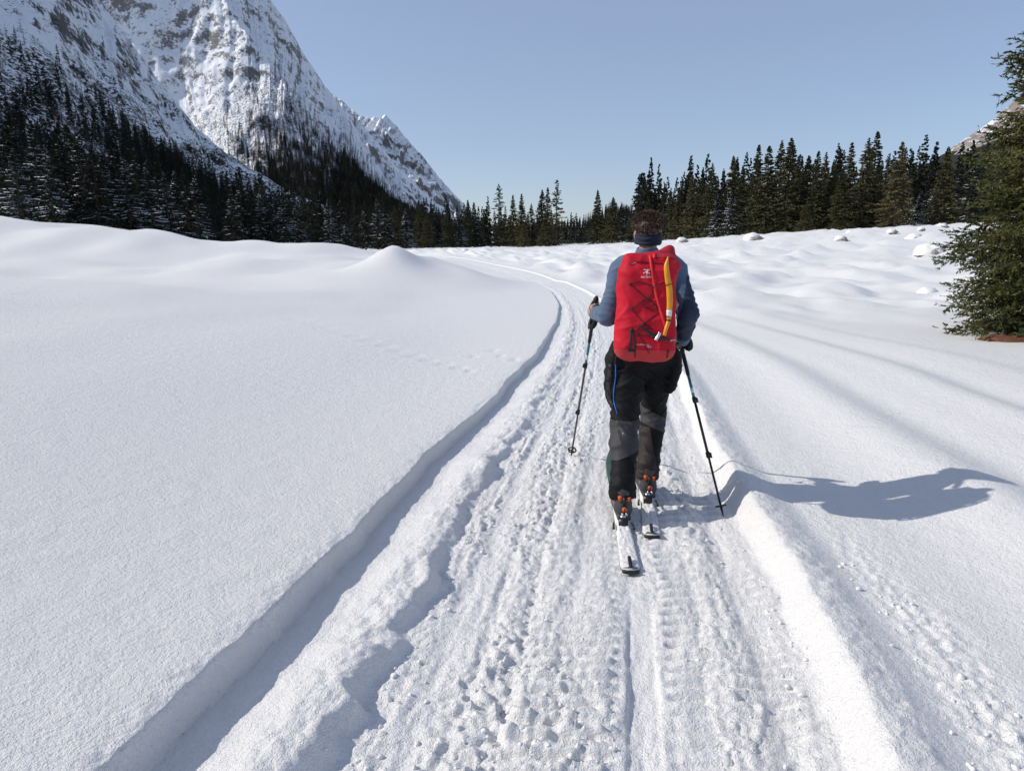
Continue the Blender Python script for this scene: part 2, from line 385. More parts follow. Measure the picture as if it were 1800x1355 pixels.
# ground sheet: dense across the trail, fanning out to the sides
rows = [-1.5]
while rows[-1] < 2600:
    y = rows[-1]
    dy = 0.06 if y < 0.9 else max(0.0075, (y * y + 2.7) / 1.65 / 711 * 0.95)
    if y > 55: dy = min(dy, max(3.0, y * 0.03))
    rows.append(y + dy)
rows = np.array(rows)
wi = np.linspace(-0.10, 1.30, 380)
nl, nr = 130, 150
tl = np.linspace(1, 0, nl + 1)[:-1]; tr_ = np.linspace(0, 1, nr + 1)[1:]
l, r = cL(rows), cR(rows); W = r - l
lim = 1.15 * np.maximum(rows, 0) + 5.0
xin = l[:, None] + W[:, None] * wi[None]
g = lambda t, k=3.0: (np.exp(k * t) - 1) / (math.exp(k) - 1)
xl = xin[:, :1] - g(tl)[None] * np.maximum(lim + xin[:, 0], 1)[:, None]
xr = xin[:, -1:] + g(tr_)[None] * np.maximum(lim - xin[:, -1], 1)[:, None]
GX = np.concatenate([xl, xin, xr], 1); GY = np.repeat(rows[:, None], GX.shape[1], 1)
GZ = H(GX, GY)
ground = obj('snowy_ground', mesh_np('snowy_ground', np.stack([GX, GY, GZ], -1).reshape(-1, 3), grid_faces(*GX.shape)), M_SNOW)
tag(ground, 'white snow field with a sunken groomed track winding up the valley', kind='structure')

# ------------------------------------------------------------------ mountains
def mountain_mat(name, rock, snow_lo, snow_hi, scrub=0.0, rock2=None, zscrub=(0, 1), nscale=0.02, patch=0.5, knob=None, streak=None):
    """snow lying on the gentler faces, rock on the steep ones, dwarf pine speckles low down"""
    m, t, b = newmat(name); L = t.links.new; b.inputs['Roughness'].default_value = 0.85; b.inputs['Specular IOR Level'].default_value = 0.15
    tc = N(t, 'ShaderNodeTexCoord'); geo = N(t, 'ShaderNodeNewGeometry')
    sx = N(t, 'ShaderNodeSeparateXYZ'); L(geo.outputs['Normal'], sx.inputs[0])
    def noise(sc, det=6, ro=.6, vec=None):
        n = N(t, 'ShaderNodeTexNoise'); n.inputs['Scale'].default_value = sc; n.inputs['Detail'].default_value = det; n.inputs['Roughness'].default_value = ro
        L(vec or tc.outputs['Object'], n.inputs['Vector']); return n.outputs['Fac']
    def math_(op, a, bb, c=None):
        n = N(t, 'ShaderNodeMath', operation=op)
        for k, v in enumerate((a, bb, c)):
            if v is None: continue
            if isinstance(v, (int, float)): n.inputs[k].default_value = v
            else: L(v, n.inputs[k])
        return n.outputs[0]
    def rng(v, a, bb, c=0, d=1):
        n = N(t, 'ShaderNodeMapRange', interpolation_type='SMOOTHSTEP')
        n.inputs[1].default_value = a; n.inputs[2].default_value = bb; n.inputs[3].default_value = c; n.inputs[4].default_value = d
        L(v, n.inputs[0]); return n.outputs[0]
    def mix(f, A, B):
        n = N(t, 'ShaderNodeMix', data_type='RGBA'); L(f, n.inputs['Factor'])
        for k, v in (('A', A), ('B', B)):
            if isinstance(v, tuple): n.inputs[k].default_value = (*v, 1)
            else: L(v, n.inputs[k])
        return n.outputs['Result']
    if streak:
        sa = N(t, 'ShaderNodeAttribute'); sa.attribute_name = 'suv'; mpg = N(t, 'ShaderNodeMapping'); mpg.inputs['Scale'].default_value = (streak, streak * .13, 1); L(sa.outputs['Vector'], mpg.inputs[0])
        n1 = noise(1.0, 8, .66, mpg.outputs[0])
    else: n1 = noise(nscale, 9, .68)
    n2 = noise(nscale * 3.2, 8, .72); n3 = noise(nscale * 0.35, 3)
    f = math_('ADD', math_('MULTIPLY', sx.outputs[2], .8), math_('MULTIPLY', math_('SUBTRACT', n1, .5), patch * 2.0))
    f = math_('ADD', f, math_('MULTIPLY', math_('SUBTRACT', n2, .5), patch * 2.6))
    f = math_('ADD', f, math_('MULTIPLY', math_('SUBTRACT', n3, .5), patch * .7))
    f = rng(f, snow_lo, snow_hi)
    rk = mix(rng(n2, .35, .65), rock, rock2 or tuple(c * .6 for c in rock))
    col = mix(f, rk, (0.84, 0.86, 0.89))
    if scrub:
        sp_ = N(t, 'ShaderNodeSeparateXYZ'); L(geo.outputs['Position'], sp_.inputs[0])
        zz = math_('ADD', sp_.outputs[2], math_('MULTIPLY', math_('SUBTRACT', n3, .5), (zscrub[1] - zscrub[0]) * 1.2))
        band = rng(zz, zscrub[0], zscrub[1], 1, 0)
        if knob is not None:
            vd = N(t, 'ShaderNodeVectorMath', operation='DISTANCE'); L(geo.outputs['Position'], vd.inputs[0]); vd.inputs[1].default_value = tuple(float(q) for q in knob[0])
            band = math_('MAXIMUM', band, rng(math_('ADD', vd.outputs['Value'], math_('MULTIPLY', math_('SUBTRACT', n3, .5), knob[1])), knob[1] * .55, knob[1], 1.0, 0))
        v = N(t, 'ShaderNodeTexNoise'); v.inputs['Scale'].default_value = nscale * 6; v.inputs['Detail'].default_value = 5; v.inputs['Roughness'].default_value = .7
        L(tc.outputs['Object'], v.inputs['Vector'])
        k = math_('MULTIPLY', band, scrub)
        sf = rng(math_('ADD', v.outputs['Fac'], math_('SUBTRACT', k, .5)), .5, .58)
        col = mix(sf, col, (0.028, 0.030, 0.022))
    L(col, b.inputs['Base Color'])
    bp = N(t, 'ShaderNodeBump'); bp.inputs['Strength'].default_value = .8; bp.inputs['Distance'].default_value = 0.12 / nscale
    L(n2, bp.inputs['Height']); L(bp.outputs[0], b.inputs['Normal'])
    return m
def mountain(name, ridge, foot, nu, nv, amp, scale, mt, label, prof=1.35, seed=1, back=0.5, gully=0.0):
    """sheet from a foot line up to a ridge line and down the far side; ridge/foot are world points"""
    ridge = np.asarray(ridge, float); foot = np.asarray(foot, float)
    u = np.linspace(0, len(ridge) - 1, nu)
    rd = np.stack([np.interp(u, np.arange(len(ridge)), ridge[:, k]) for k in range(3)], 1)
    ft = np.stack([np.interp(u, np.arange(len(foot)), foot[:, k]) for k in range(3)], 1)
    nb = max(4, nv // 6); v = np.linspace(0, 1, nv)
    P = np.zeros((nu, nv + nb, 3))
    P[:, :nv, :2] = ft[:, None, :2] + (rd - ft)[:, None, :2] * v[None, :, None]
    P[:, :nv, 2] = ft[:, None, 2] + (rd - ft)[:, None, 2] * (v**prof)[None]
    vb = np.linspace(0, 1, nb + 1)[1:]
    P[:, nv:, :2] = rd[:, None, :2] + (rd - ft)[:, None, :2] * back * vb[None, :, None]
    P[:, nv:, 2] = rd[:, None, 2] * (1 - vb[None]) - 30 * vb[None]
    vv = np.concatenate([v, 1 + vb]); wgt = np.sin(np.clip(vv, 0, 1) * math.pi * .5)**.8 * np.where(vv > 1, .6, 1)
    x, y, z = P[..., 0], P[..., 1], P[..., 2]
    n = 0; a = 1.0
    for o in range(6):
        k = 2**o / scale
        c = pn3(x * k, y * k, z * k * .6 + 7 * o, seed + o)
        n = n + a * (1 - 2.2 * np.abs(c)) * (1.0 if o < 4 else .8); a *= .52
    n = n - .9
    d = ft - rd; d[:, 2] = 0; d /= np.linalg.norm(d, axis=1)[:, None]
    edge = .35 + .65 * (1 - np.exp(-((vv - 1) / .12)**2))
    disp = amp * n * wgt[None] * edge[None]
    if gully:
        uu = np.linspace(0, 1, nu)[:, None]; wob = .02 * pn2(uu * 6, vv[None] * 4, seed + 20)
        disp = disp + gully * (pn2((uu + wob) * 26, vv[None] * 1.2, seed + 21) + .5 * pn2((uu + wob) * 61, vv[None] * 3, seed + 22) + .25 * pn2((uu + wob) * 130, vv[None] * 9, seed + 23)) * wgt[None] * edge[None]
    P[..., 0] += d[:, None, 0] * disp; P[..., 1] += d[:, None, 1] * disp; P[..., 2] += .75 * disp
    o = obj(name, mesh_np(name, P.reshape(-1, 3), grid_faces(*P.shape[:2])), mt, smooth=False)
    tag(o, label, kind='structure')
    su = np.concatenate([[0], np.cumsum(np.linalg.norm(np.diff((rd + ft) / 2, axis=0), axis=1))])[:, None] + 0 * vv[None]; sv = vv[None] * np.linalg.norm(rd - ft, axis=1)[:, None]
    at_ = o.data.attributes.new('suv', 'FLOAT_VECTOR', 'POINT'); at_.data.foreach_set('vector', np.stack([su, sv, 0 * su], -1).astype(np.float32).ravel())
    return P
def sil(px, py, D):
    d = ray(px, py); k = D / math.hypot(d[0], d[1]); return np.array([0, 0, CAMH]) + d * k
TE = math.tan(SUN_EL)
def shade_pt(x, y, bx):      # ridge point whose shadow edge reaches the valley floor at x = bx
    return np.array([x, y, TE * (bx - x) * 1.003])
def sil(px, py, D):
    d = ray(px, py); k = D / math.hypot(d[0], d[1]); return np.array([0, 0, CAMH]) + d * k
M_SLOPE = mountain_mat('slope_snow_and_scrub', (0.13, 0.12, 0.115), .28, .46, scrub=.57, zscrub=(60, 330), nscale=.06, patch=.62, streak=.06)
M_PEAK = mountain_mat('peak_rock_and_snow', (0.25, 0.24, 0.23), .21, .42, scrub=.50, zscrub=(90, 330), nscale=.055, patch=.52, rock2=(.14, .138, .135), knob=(sil(440, 180, 1480), 210))
M_FAR = mountain_mat('far_peak_rock_and_snow', (0.24, 0.23, 0.22), .26, .46, scrub=.35, zscrub=(60, 250), nscale=.03, patch=.58, streak=.02, rock2=(.12, .12, .12))
M_EAST = mountain_mat('east_peak_rock_and_snow', (0.32, 0.265, 0.23), .62, .82, scrub=1.1, zscrub=(120, 190), nscale=.02, patch=.5, rock2=(.2, .17, .15))

r1 = [sil(600, 372, 800), sil(500, 335, 860), sil(395, 270, 950), sil(340, 212, 980), sil(285, 148, 1000), sil(240, 93, 1020), sil(175, -2, 1050), sil(90, -150, 1080), sil(-60, -330, 1130),
      (-900, 720, 690), shade_pt(-1000, 520, -70), shade_pt(-1060, 360, -62), shade_pt(-1080, 260, -62), shade_pt(-1090, 215, -66), shade_pt(-1100, 170, -120), shade_pt(-1120, 60, -200), (-1150, -200, 620), (-1150, -700, 500)]
f1 = [(-95, 560, -4), (-110, 500, -3), (-125, 430, -3), (-135, 380, -2), (-140, 340, -2), (-145, 310, -2), (-150, 280, -2), (-155, 240, -2), (-160, 215, -2),
      (-165, 190, -2), (-170, 170, -2), (-175, 150, 0), (-180, 120, 0), (-190, 100, 0), (-200, 70, 0), (-220, 20, 0), (-260, -200, 0), (-300, -700, 0)]
P1 = mountain('mountain', r1, f1, 420, 170, 11, 110, M_SLOPE, 'steep shadowed mountainside with scrub and snow above the left forest', prof=1.3, seed=3, gully=5)
r2 = [sil(-420, -560, 2300), sil(-100, -520, 2350), sil(120, -420, 2300), sil(260, -300, 2200), sil(370, -170, 2050), sil(430, -70, 1960), sil(468, -5, 1900), sil(500, 38, 1900), sil(530, 92, 1900), sil(568, 148, 1900), sil(598, 186, 1900), sil(615, 205, 1900), sil(638, 248, 1880), sil(662, 292, 1850), sil(700, 340, 1800), sil(760, 385, 1750)]
f2 = [(-900, 1350, 30), (-760, 1350, 30), (-640, 1300, 20), (-520, 1230, 10), (-440, 1120, 5), (-380, 1040, 2), (-330, 980, 0), (-300, 940, 0), (-270, 920, 0), (-245, 920, 0), (-220, 920, 0), (-205, 930, 0), (-190, 940, 0), (-170, 960, 0), (-140, 980, 0), (-90, 1000, 0)]
P2 = mountain('mountain', r2, f2, 430, 270, 26, 260, M_PEAK, 'towering rock peak streaked with snow filling the upper left', prof=1.25, seed=31, gully=9)
r3 = [sil(540, 120, 2700), sil(575, 160, 2650), sil(600, 178, 2600), sil(625, 212, 2600), sil(660, 252, 2550), sil(700, 300, 2500), sil(752, 346, 2450), sil(800, 385, 2400)]
f3 = [(-560, 1900, 0), (-500, 1850, 0), (-450, 1800, 0), (-400, 1750, 0), (-350, 1700, 0), (-300, 1650, 0), (-230, 1600, 0), (-150, 1550, 0)]
mountain('mountain', r3, f3, 150, 110, 50, 300, M_FAR, 'sunlit snow shoulder between the great peak and the small far summit', prof=1.2, seed=51, gully=16)
r4 = [sil(560, 150, 3500), sil(610, 190, 3450), sil(636, 211, 3400), sil(655, 213, 3400), sil(679, 208, 3400), sil(699, 227, 3400), sil(719, 254, 3350), sil(752, 288, 3300), sil(782, 322, 3250), sil(815, 361, 3200), sil(850, 400, 3100)]
f4 = [(-900, 2700, 0), (-820, 2650, 0), (-750, 2600, 0), (-700, 2550, 0), (-640, 2520, 0), (-580, 2500, 0), (-520, 2450, 0), (-440, 2400, 0), (-360, 2350, 0), (-260, 2300, 0), (-120, 2250, 0)]
mountain('mountain', r4, f4, 190, 140, 75, 360, M_FAR, 'small distant snowy summit right of the great peak', prof=1.15, seed=71, gully=22)
r5 = [sil(1440, 380, 1500), sil(1530, 335, 1500), sil(1600, 303, 1500), sil(1650, 275, 1500), sil(1695, 245, 1520), sil(1735, 215, 1550), sil(1765, 190, 1580), sil(1800, 160, 1600), sil(1850, 90, 1650), sil(1950, -30, 1700), sil(2150, -160, 1800)]
f5 = [(640, 1000, 15), (660, 900, 18), (680, 850, 20), (700, 800, 20), (720, 780, 20), (740, 760, 20), (760, 740, 25), (790, 720, 25), (830, 700, 30), (900, 680, 30), (1000, 620, 40)]
P5 = mountain('mountain', r5, f5, 220, 150, 26, 200, M_EAST, 'brown rocky ridge with a snow band behind the right spruces', prof=1.45, seed=91, gully=6)
r6 = [sil(880, 425, 1500), sil(960, 410, 1500), sil(1030, 398, 1500), (*sil(1075, 383, 1500)[:2], 62), sil(1110, 379, 1500), sil(1180, 380, 1500), sil(1260, 370, 1400), sil(1400, 350, 1300), sil(1550, 335, 1200), sil(1700, 330, 1150)]
f6 = [(-20, 900, -3), (40, 900, -3), (90, 900, 0), (130, 900, 2), (160, 900, 3), (220, 880, 4), (280, 800, 6), (360, 700, 9), (440, 620, 12), (520, 560, 14)]
P6 = mountain('hill', r6, f6, 120, 60, 5, 120, mountain_mat('wooded_hill_floor', (.10, .095, .09), .1, .3, scrub=.55, zscrub=(300, 400), nscale=.03, patch=.4), 'low wooded hill closing the valley behind the walker', prof=1.1, seed=95)

# ------------------------------------------------------------------ trees
def foliage_mat(name, c1, c2, trans=0.0):
    m, t, b = newmat(name); L = t.links.new; b.inputs['Roughness'].default_value = .65; b.inputs['Specular IOR Level'].default_value = .2
    tc = N(t, 'ShaderNodeTexCoord'); oi = N(t, 'ShaderNodeObjectInfo'); nz = N(t, 'ShaderNodeTexNoise'); nz.inputs['Scale'].default_value = 1.3; nz.inputs['Detail'].default_value = 4
    L(tc.outputs['Object'], nz.inputs['Vector'])
    ad = N(t, 'ShaderNodeMath', operation='MULTIPLY_ADD'); L(oi.outputs['Random'], ad.inputs[0]); ad.inputs[1].default_value = .5; L(nz.outputs['Fac'], ad.inputs[2])
    mp = N(t, 'ShaderNodeMapRange'); mp.inputs[1].default_value = .45; mp.inputs[2].default_value = 1.0; L(ad.outputs[0], mp.inputs[0])
    mx = N(t, 'ShaderNodeMix', data_type='RGBA'); L(mp.outputs[0], mx.inputs['Factor']); mx.inputs['A'].default_value = (*c1, 1); mx.inputs['B'].default_value = (*c2, 1)
    L(mx.outputs['Result'], b.inputs['Base Color'])
    return m
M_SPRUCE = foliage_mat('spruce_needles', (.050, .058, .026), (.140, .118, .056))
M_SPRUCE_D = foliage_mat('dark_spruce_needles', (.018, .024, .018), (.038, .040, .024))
M_FIR = foliage_mat('young_spruce_needles', (.045, .062, .018), (.170, .150, .045))
M_BARK = mat('bark', (.075, .06, .05), .9, .3, 6, .6, 30, .02)
M_BRANCHSNOW = mat('branch_snow', (.80, .83, .87), .6, .04, 5)
M_LARCH = foliage_mat('bare_larch_twigs', (.075, .055, .045), (.14, .105, .085))

def spruce(seed, Ht=25.0, Rd=3.4, nb=330, nleaf=20, leaf=.75, base_t=.03, droop=.28, shape=.8, gap=0.0, snow=0.0, wid=.17):
    r = np.random.RandomState(seed)
    t = base_t + (1 - base_t) * r.rand(nb)**.92; t = np.sort(t)
    az = r.rand(nb) * 2 * np.pi
    prof = (1 - t)**shape * (1 + .28 * np.sin(t * 23 + seed) * (1 - t)) * (.55 + .6 * r.rand(nb))
    if gap: prof *= np.where(pn2(t * 14, az * 1.2, seed) > gap, 1, .35)
    Lb = Rd * prof + .12
    z0 = t * Ht; rise = .55 * t - .12
    dirx, diry = np.cos(az), np.sin(az)
    # leaves
    S = (.12 + .88 * r.rand(nb, nleaf)**.75)
    def bp(S, L, z, rise, dx, dy):
        zz = z + L * (rise * S - droop * S**2 * 1.4 + .16 * S**4)
        return np.stack([dx * L * S, dy * L * S, zz], -1)
    B = bp(S, Lb[:, None], z0[:, None], rise[:, None], dirx[:, None], diry[:, None]).reshape(-1, 3)
    a2 = (az[:, None] + r.uniform(-1.25, 1.25, S.shape)).ravel()
    dn = r.uniform(-.75, .12, S.size)
    D = np.stack([np.cos(a2), np.sin(a2), dn], -1); D /= np.linalg.norm(D, axis=1)[:, None]
    ln = leaf * r.uniform(.45, 1.15, S.size) * (.2 + .8 * np.repeat((1 - t)**.6, nleaf))
    rv = r.normal(size=(S.size, 3)); rv[:, 2] *= .35; w = np.cross(D, rv); w /= np.linalg.norm(w, axis=1)[:, None]
    w *= (wid * leaf / .75 * r.uniform(.6, 1.3, S.size))[:, None]
    tip = B + D * ln[:, None]; mid = B + D * (ln * .45)[:, None]; mid[:, 2] -= .04 * leaf
    V = np.stack([B - D * .1 * ln[:, None], mid + w, tip, mid - w], 1).reshape(-1, 3)
    F = np.arange(len(V)).reshape(-1, 4)
    # leader
    k = 10; za = np.linspace(.955, 1.0, k) * Ht; Vl = []
    for zz in za:
        for q in range(5):
            a = r.rand() * 6.28; l_ = .35 * leaf * (1.25 - (zz / Ht - .955) / .045); d = np.array([math.cos(a), math.sin(a), .45]); p = np.array([0, 0, zz]); w_ = np.array([-math.sin(a), math.cos(a), 0]) * .07 * leaf
            Vl += [p, p + d * l_ * .5 + w_, p + d * l_, p + d * l_ * .5 - w_]
    V = np.concatenate([V, np.array(Vl)]); F = np.arange(len(V)).reshape(-1, 4)
    trunk = tube([(0, 0, -1.0), (0, 0, Ht * .3), (.02, 0, Ht * .7), (0, 0, Ht)], [Ht * .0115, Ht * .009, Ht * .005, .012], 7)
    sn = None
    if snow:
        pick = r.rand(nb) < snow
        nS = 7; SS = np.linspace(.25, 1.0, nS); Vs, Fs, o = [], [], 0
        for i in np.nonzero(pick)[0]:
            c = bp(SS, Lb[i], z0[i], rise[i], dirx[i], diry[i]); c[:, 2] += .05
            wv = np.array([-diry[i], dirx[i], 0]); ww = leaf * .34 * np.sin(np.linspace(.5, 3.0, nS)) * r.uniform(.3, 1.2, nS)
            A = c + wv * ww[:, None] - [0, 0, .10]; Bm = c + [0, 0, .06]; Cc = c - wv * ww[:, None] - [0, 0, .10]
            Vs.append(np.stack([A, Bm, Cc], 1).reshape(-1, 3)); Fs.append(grid_faces(nS, 3) + o); o += nS * 3
        sn = (np.concatenate(Vs), np.concatenate(Fs))
    return (V, F), trunk, sn
PROTO = {}
def proto(key, fm, **kw):
    crown, trunk, sn = spruce(**kw)
    mc = mesh_np('crown', *crown); mc.materials.append(fm)
    mt = mesh_np('trunk', *trunk); mt.materials.append(M_BARK)
    ms = None
    if sn is not None: ms = mesh_np('branch_snow', *sn); ms.materials.append(M_BRANCHSNOW)
    PROTO[key] = (mc, mt, ms, kw.get('Ht', 25.0))
for i in range(4): proto('dense%d' % i, M_SPRUCE, seed=100 + i, Rd=4.0 + .35 * (i % 3), shape=.86 + .05 * i, nb=420, nleaf=24)
for i in range(3): proto('slim%d' % i, M_SPRUCE, seed=120 + i, Rd=3.3 + .3 * i, shape=.85, nb=360, nleaf=22, gap=-.25)
for i in range(2): proto('open%d' % i, M_SPRUCE, seed=130 + i, Rd=4.0, shape=.7, nb=170, nleaf=26, gap=-.05, droop=.2, leaf=.75, base_t=.08)
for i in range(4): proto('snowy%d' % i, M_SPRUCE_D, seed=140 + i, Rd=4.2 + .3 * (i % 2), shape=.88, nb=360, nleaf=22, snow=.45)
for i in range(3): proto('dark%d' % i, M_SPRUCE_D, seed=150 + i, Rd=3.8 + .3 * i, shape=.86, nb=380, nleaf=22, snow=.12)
rng_ = random.Random(7)
def plant(key, px, py, D, label, group, z=None, wide=1.0):
    mc, mt, ms, h0 = PROTO[key]
    top = sil(px, py, D); zb = Hf(top[0], top[1]) if z is None else z
    h = top[2] - zb
    e = empty('spruce_tree', (top[0], top[1], zb), label, 'tree', group)
    s = h / h0; sw = s * wide * (1.0 if s > .75 else (.75 / s)**.4)
    e.scale = (sw, sw, s); e.rotation_euler = (0, 0, rng_.uniform(0, 6.28))
    for nm, me in (('crown', mc), ('trunk', mt), ('branch_snow', ms)):
        if me is not None:
            o = bpy.data.objects.new(nm, me); COL.objects.link(o); o.parent = e
            if nm == 'branch_snow': o['kind'] = 'stuff'
    return e
ORD = ['first', 'second', 'third', 'fourth', 'fifth', 'sixth', 'seventh', 'eighth', 'ninth', 'tenth', 'eleventh', 'twelfth', 'thirteenth', 'fourteenth', 'fifteenth', 'sixteenth', 'seventeenth', 'eighteenth', 'nineteenth', 'twentieth',
       'twenty-first', 'twenty-second', 'twenty-third', 'twenty-fourth', 'twenty-fifth', 'twenty-sixth', 'twenty-seventh', 'twenty-eighth', 'twenty-ninth', 'thirtieth', 'thirty-first', 'thirty-second', 'thirty-third', 'thirty-fourth', 'thirty-fifth', 'thirty-sixth', 'thirty-seventh', 'thirty-eighth', 'thirty-ninth', 'fortieth', 'forty-first', 'forty-second']
# (treetop px, py, distance m, kind)
right_row = [(1122, 360, 205, 'slim0'), (1140, 345, 200, 'dense0'), (1152, 343, 205, 'slim1'), (1168, 342, 200, 'dense1'), (1180, 337, 195, 'slim2'), (1194, 330, 190, 'slim0'), (1218, 308, 185, 'dense2'), (1234, 315, 190, 'slim1'), (1253, 287, 180, 'slim2'), (1262, 342, 168, 'snowy0'), (1290, 274, 180, 'dense3'), (1287, 338, 165, 'snowy1'), (1306, 293, 186, 'slim0'),
             (1335, 255, 175, 'slim1'), (1353, 257, 172, 'dense0'), (1375, 247, 178, 'slim2'), (1392, 243, 170, 'dense1'), (1404, 275, 182, 'slim0'), (1423, 275, 172, 'dense2'), (1440, 266, 168, 'slim1'), (1453, 268, 176, 'slim2'), (1466, 285, 170, 'dense3'), (1418, 355, 160, 'dense0'), (1482, 300, 165, 'dense1'), (1498, 251, 172, 'slim0'), (1528, 243, 168, 'slim2'), (1543, 232, 172, 'slim1'),
             (1564, 270, 180, 'open0'), (1587, 249, 165, 'dense2'), (1602, 330, 190, 'snowy2'), (1618, 340, 185, 'snowy3'), (1634, 325, 195, 'dark0'), (1650, 318, 190, 'snowy1'), (1668, 258, 175, 'dense3'), (1690, 300, 190, 'dark1'), (1712, 285, 185, 'dark2')]
mid_row = [(851, 368, 250, 'dark0'), (877, 324, 250, 'open0'), (902, 343, 260, 'slim1'), (917, 341, 255, 'slim0'), (921, 391, 225, 'dense0'), (934, 358, 265, 'slim2'), (953, 334, 255, 'dense1'), (963, 330, 262, 'slim1'), (979, 316, 250, 'open1'), (961, 372, 232, 'dense2'), (992, 393, 300, 'dark1'), (1002, 400, 320, 'dark2'), (1019, 391, 300, 'dark0'), (1029, 400, 330, 'dark1'), (1051, 334, 250, 'dense3'), (1067, 367, 255, 'slim0'), (1078, 347, 245, 'dense1'), (1095, 378, 270, 'dark2'), (1109, 371, 240, 'slim2')]
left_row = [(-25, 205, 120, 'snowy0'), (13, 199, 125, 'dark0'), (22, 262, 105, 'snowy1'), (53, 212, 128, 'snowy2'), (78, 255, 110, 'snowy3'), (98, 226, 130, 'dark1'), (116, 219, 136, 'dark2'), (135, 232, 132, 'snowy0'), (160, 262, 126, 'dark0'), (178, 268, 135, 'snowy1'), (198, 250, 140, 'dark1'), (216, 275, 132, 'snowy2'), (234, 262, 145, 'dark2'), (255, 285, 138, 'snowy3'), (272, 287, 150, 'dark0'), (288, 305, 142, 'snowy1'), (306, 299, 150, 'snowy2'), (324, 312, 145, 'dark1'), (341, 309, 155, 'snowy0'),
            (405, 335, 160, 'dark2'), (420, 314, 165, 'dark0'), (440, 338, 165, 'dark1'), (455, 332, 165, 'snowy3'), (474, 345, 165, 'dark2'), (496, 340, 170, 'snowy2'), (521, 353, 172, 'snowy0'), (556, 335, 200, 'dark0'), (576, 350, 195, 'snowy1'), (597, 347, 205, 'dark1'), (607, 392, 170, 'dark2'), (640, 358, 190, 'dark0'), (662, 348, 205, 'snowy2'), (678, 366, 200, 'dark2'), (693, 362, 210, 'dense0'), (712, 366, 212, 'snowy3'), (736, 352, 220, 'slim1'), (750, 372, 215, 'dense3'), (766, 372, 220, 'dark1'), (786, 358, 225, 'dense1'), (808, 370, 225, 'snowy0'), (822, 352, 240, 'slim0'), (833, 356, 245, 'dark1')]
def row(lst, where, group):
    lst = sorted(lst, key=lambda t: t[0])
    look = {'dense': 'dense olive-brown spruce', 'slim': 'slender olive-brown spruce', 'open': 'tall gappy spruce', 'snowy': 'dark spruce dusted with snow', 'dark': 'nearly black spruce'}
    for i, (px, py, D, k) in enumerate(lst):
        plant(k, px, py, D, '%s, %s treetop from the left %s' % (look[k[:-1]], ORD[i], where), group, wide=rng_.uniform(1.18, 1.5))
row(left_row, 'in the shaded left forest edge', 'spruces along the left forest edge')
row(mid_row, 'in the tree line at the valley end', 'spruces at the end of the valley')
row(right_row, 'in the right-hand tree line', 'spruces along the right meadow edge')

# woods behind the front ranks and on the slopes: one mass each
def bare_tree(r):
    """leafless larch, 1 m tall: thin stem and fine rising twigs"""
    V, F = [], []; o = 0
    for k in range(70):
        a = r.rand() * 6.28; z = .15 + .8 * r.rand(); l_ = .16 * (1.1 - z) + .02; p = np.array([0, 0, z]); d = np.array([math.cos(a) * l_, math.sin(a) * l_, l_ * r.uniform(.2, .8)]); w = np.array([-math.sin(a) * .5, math.cos(a) * .5, 1]) * .006
        V += [p - w, p + w, p + d]; F.append([o, o + 1, o + 2]); o += 3
    for u in ((.012, 0, 0), (0, .012, 0)):
        u = np.array(u); V += [-u, u, np.array([0, 0, 1.0])]; F.append([o, o + 1, o + 2]); o += 3
    return np.array(V), np.array(F)
def small_spruce(seed, snow=0.0):
    (V, F), trunk, sn = spruce(seed=seed, Ht=25.0, Rd=3.9, nb=130, nleaf=12, leaf=1.05, shape=.9, wid=.22)
    return V / 25.0, F
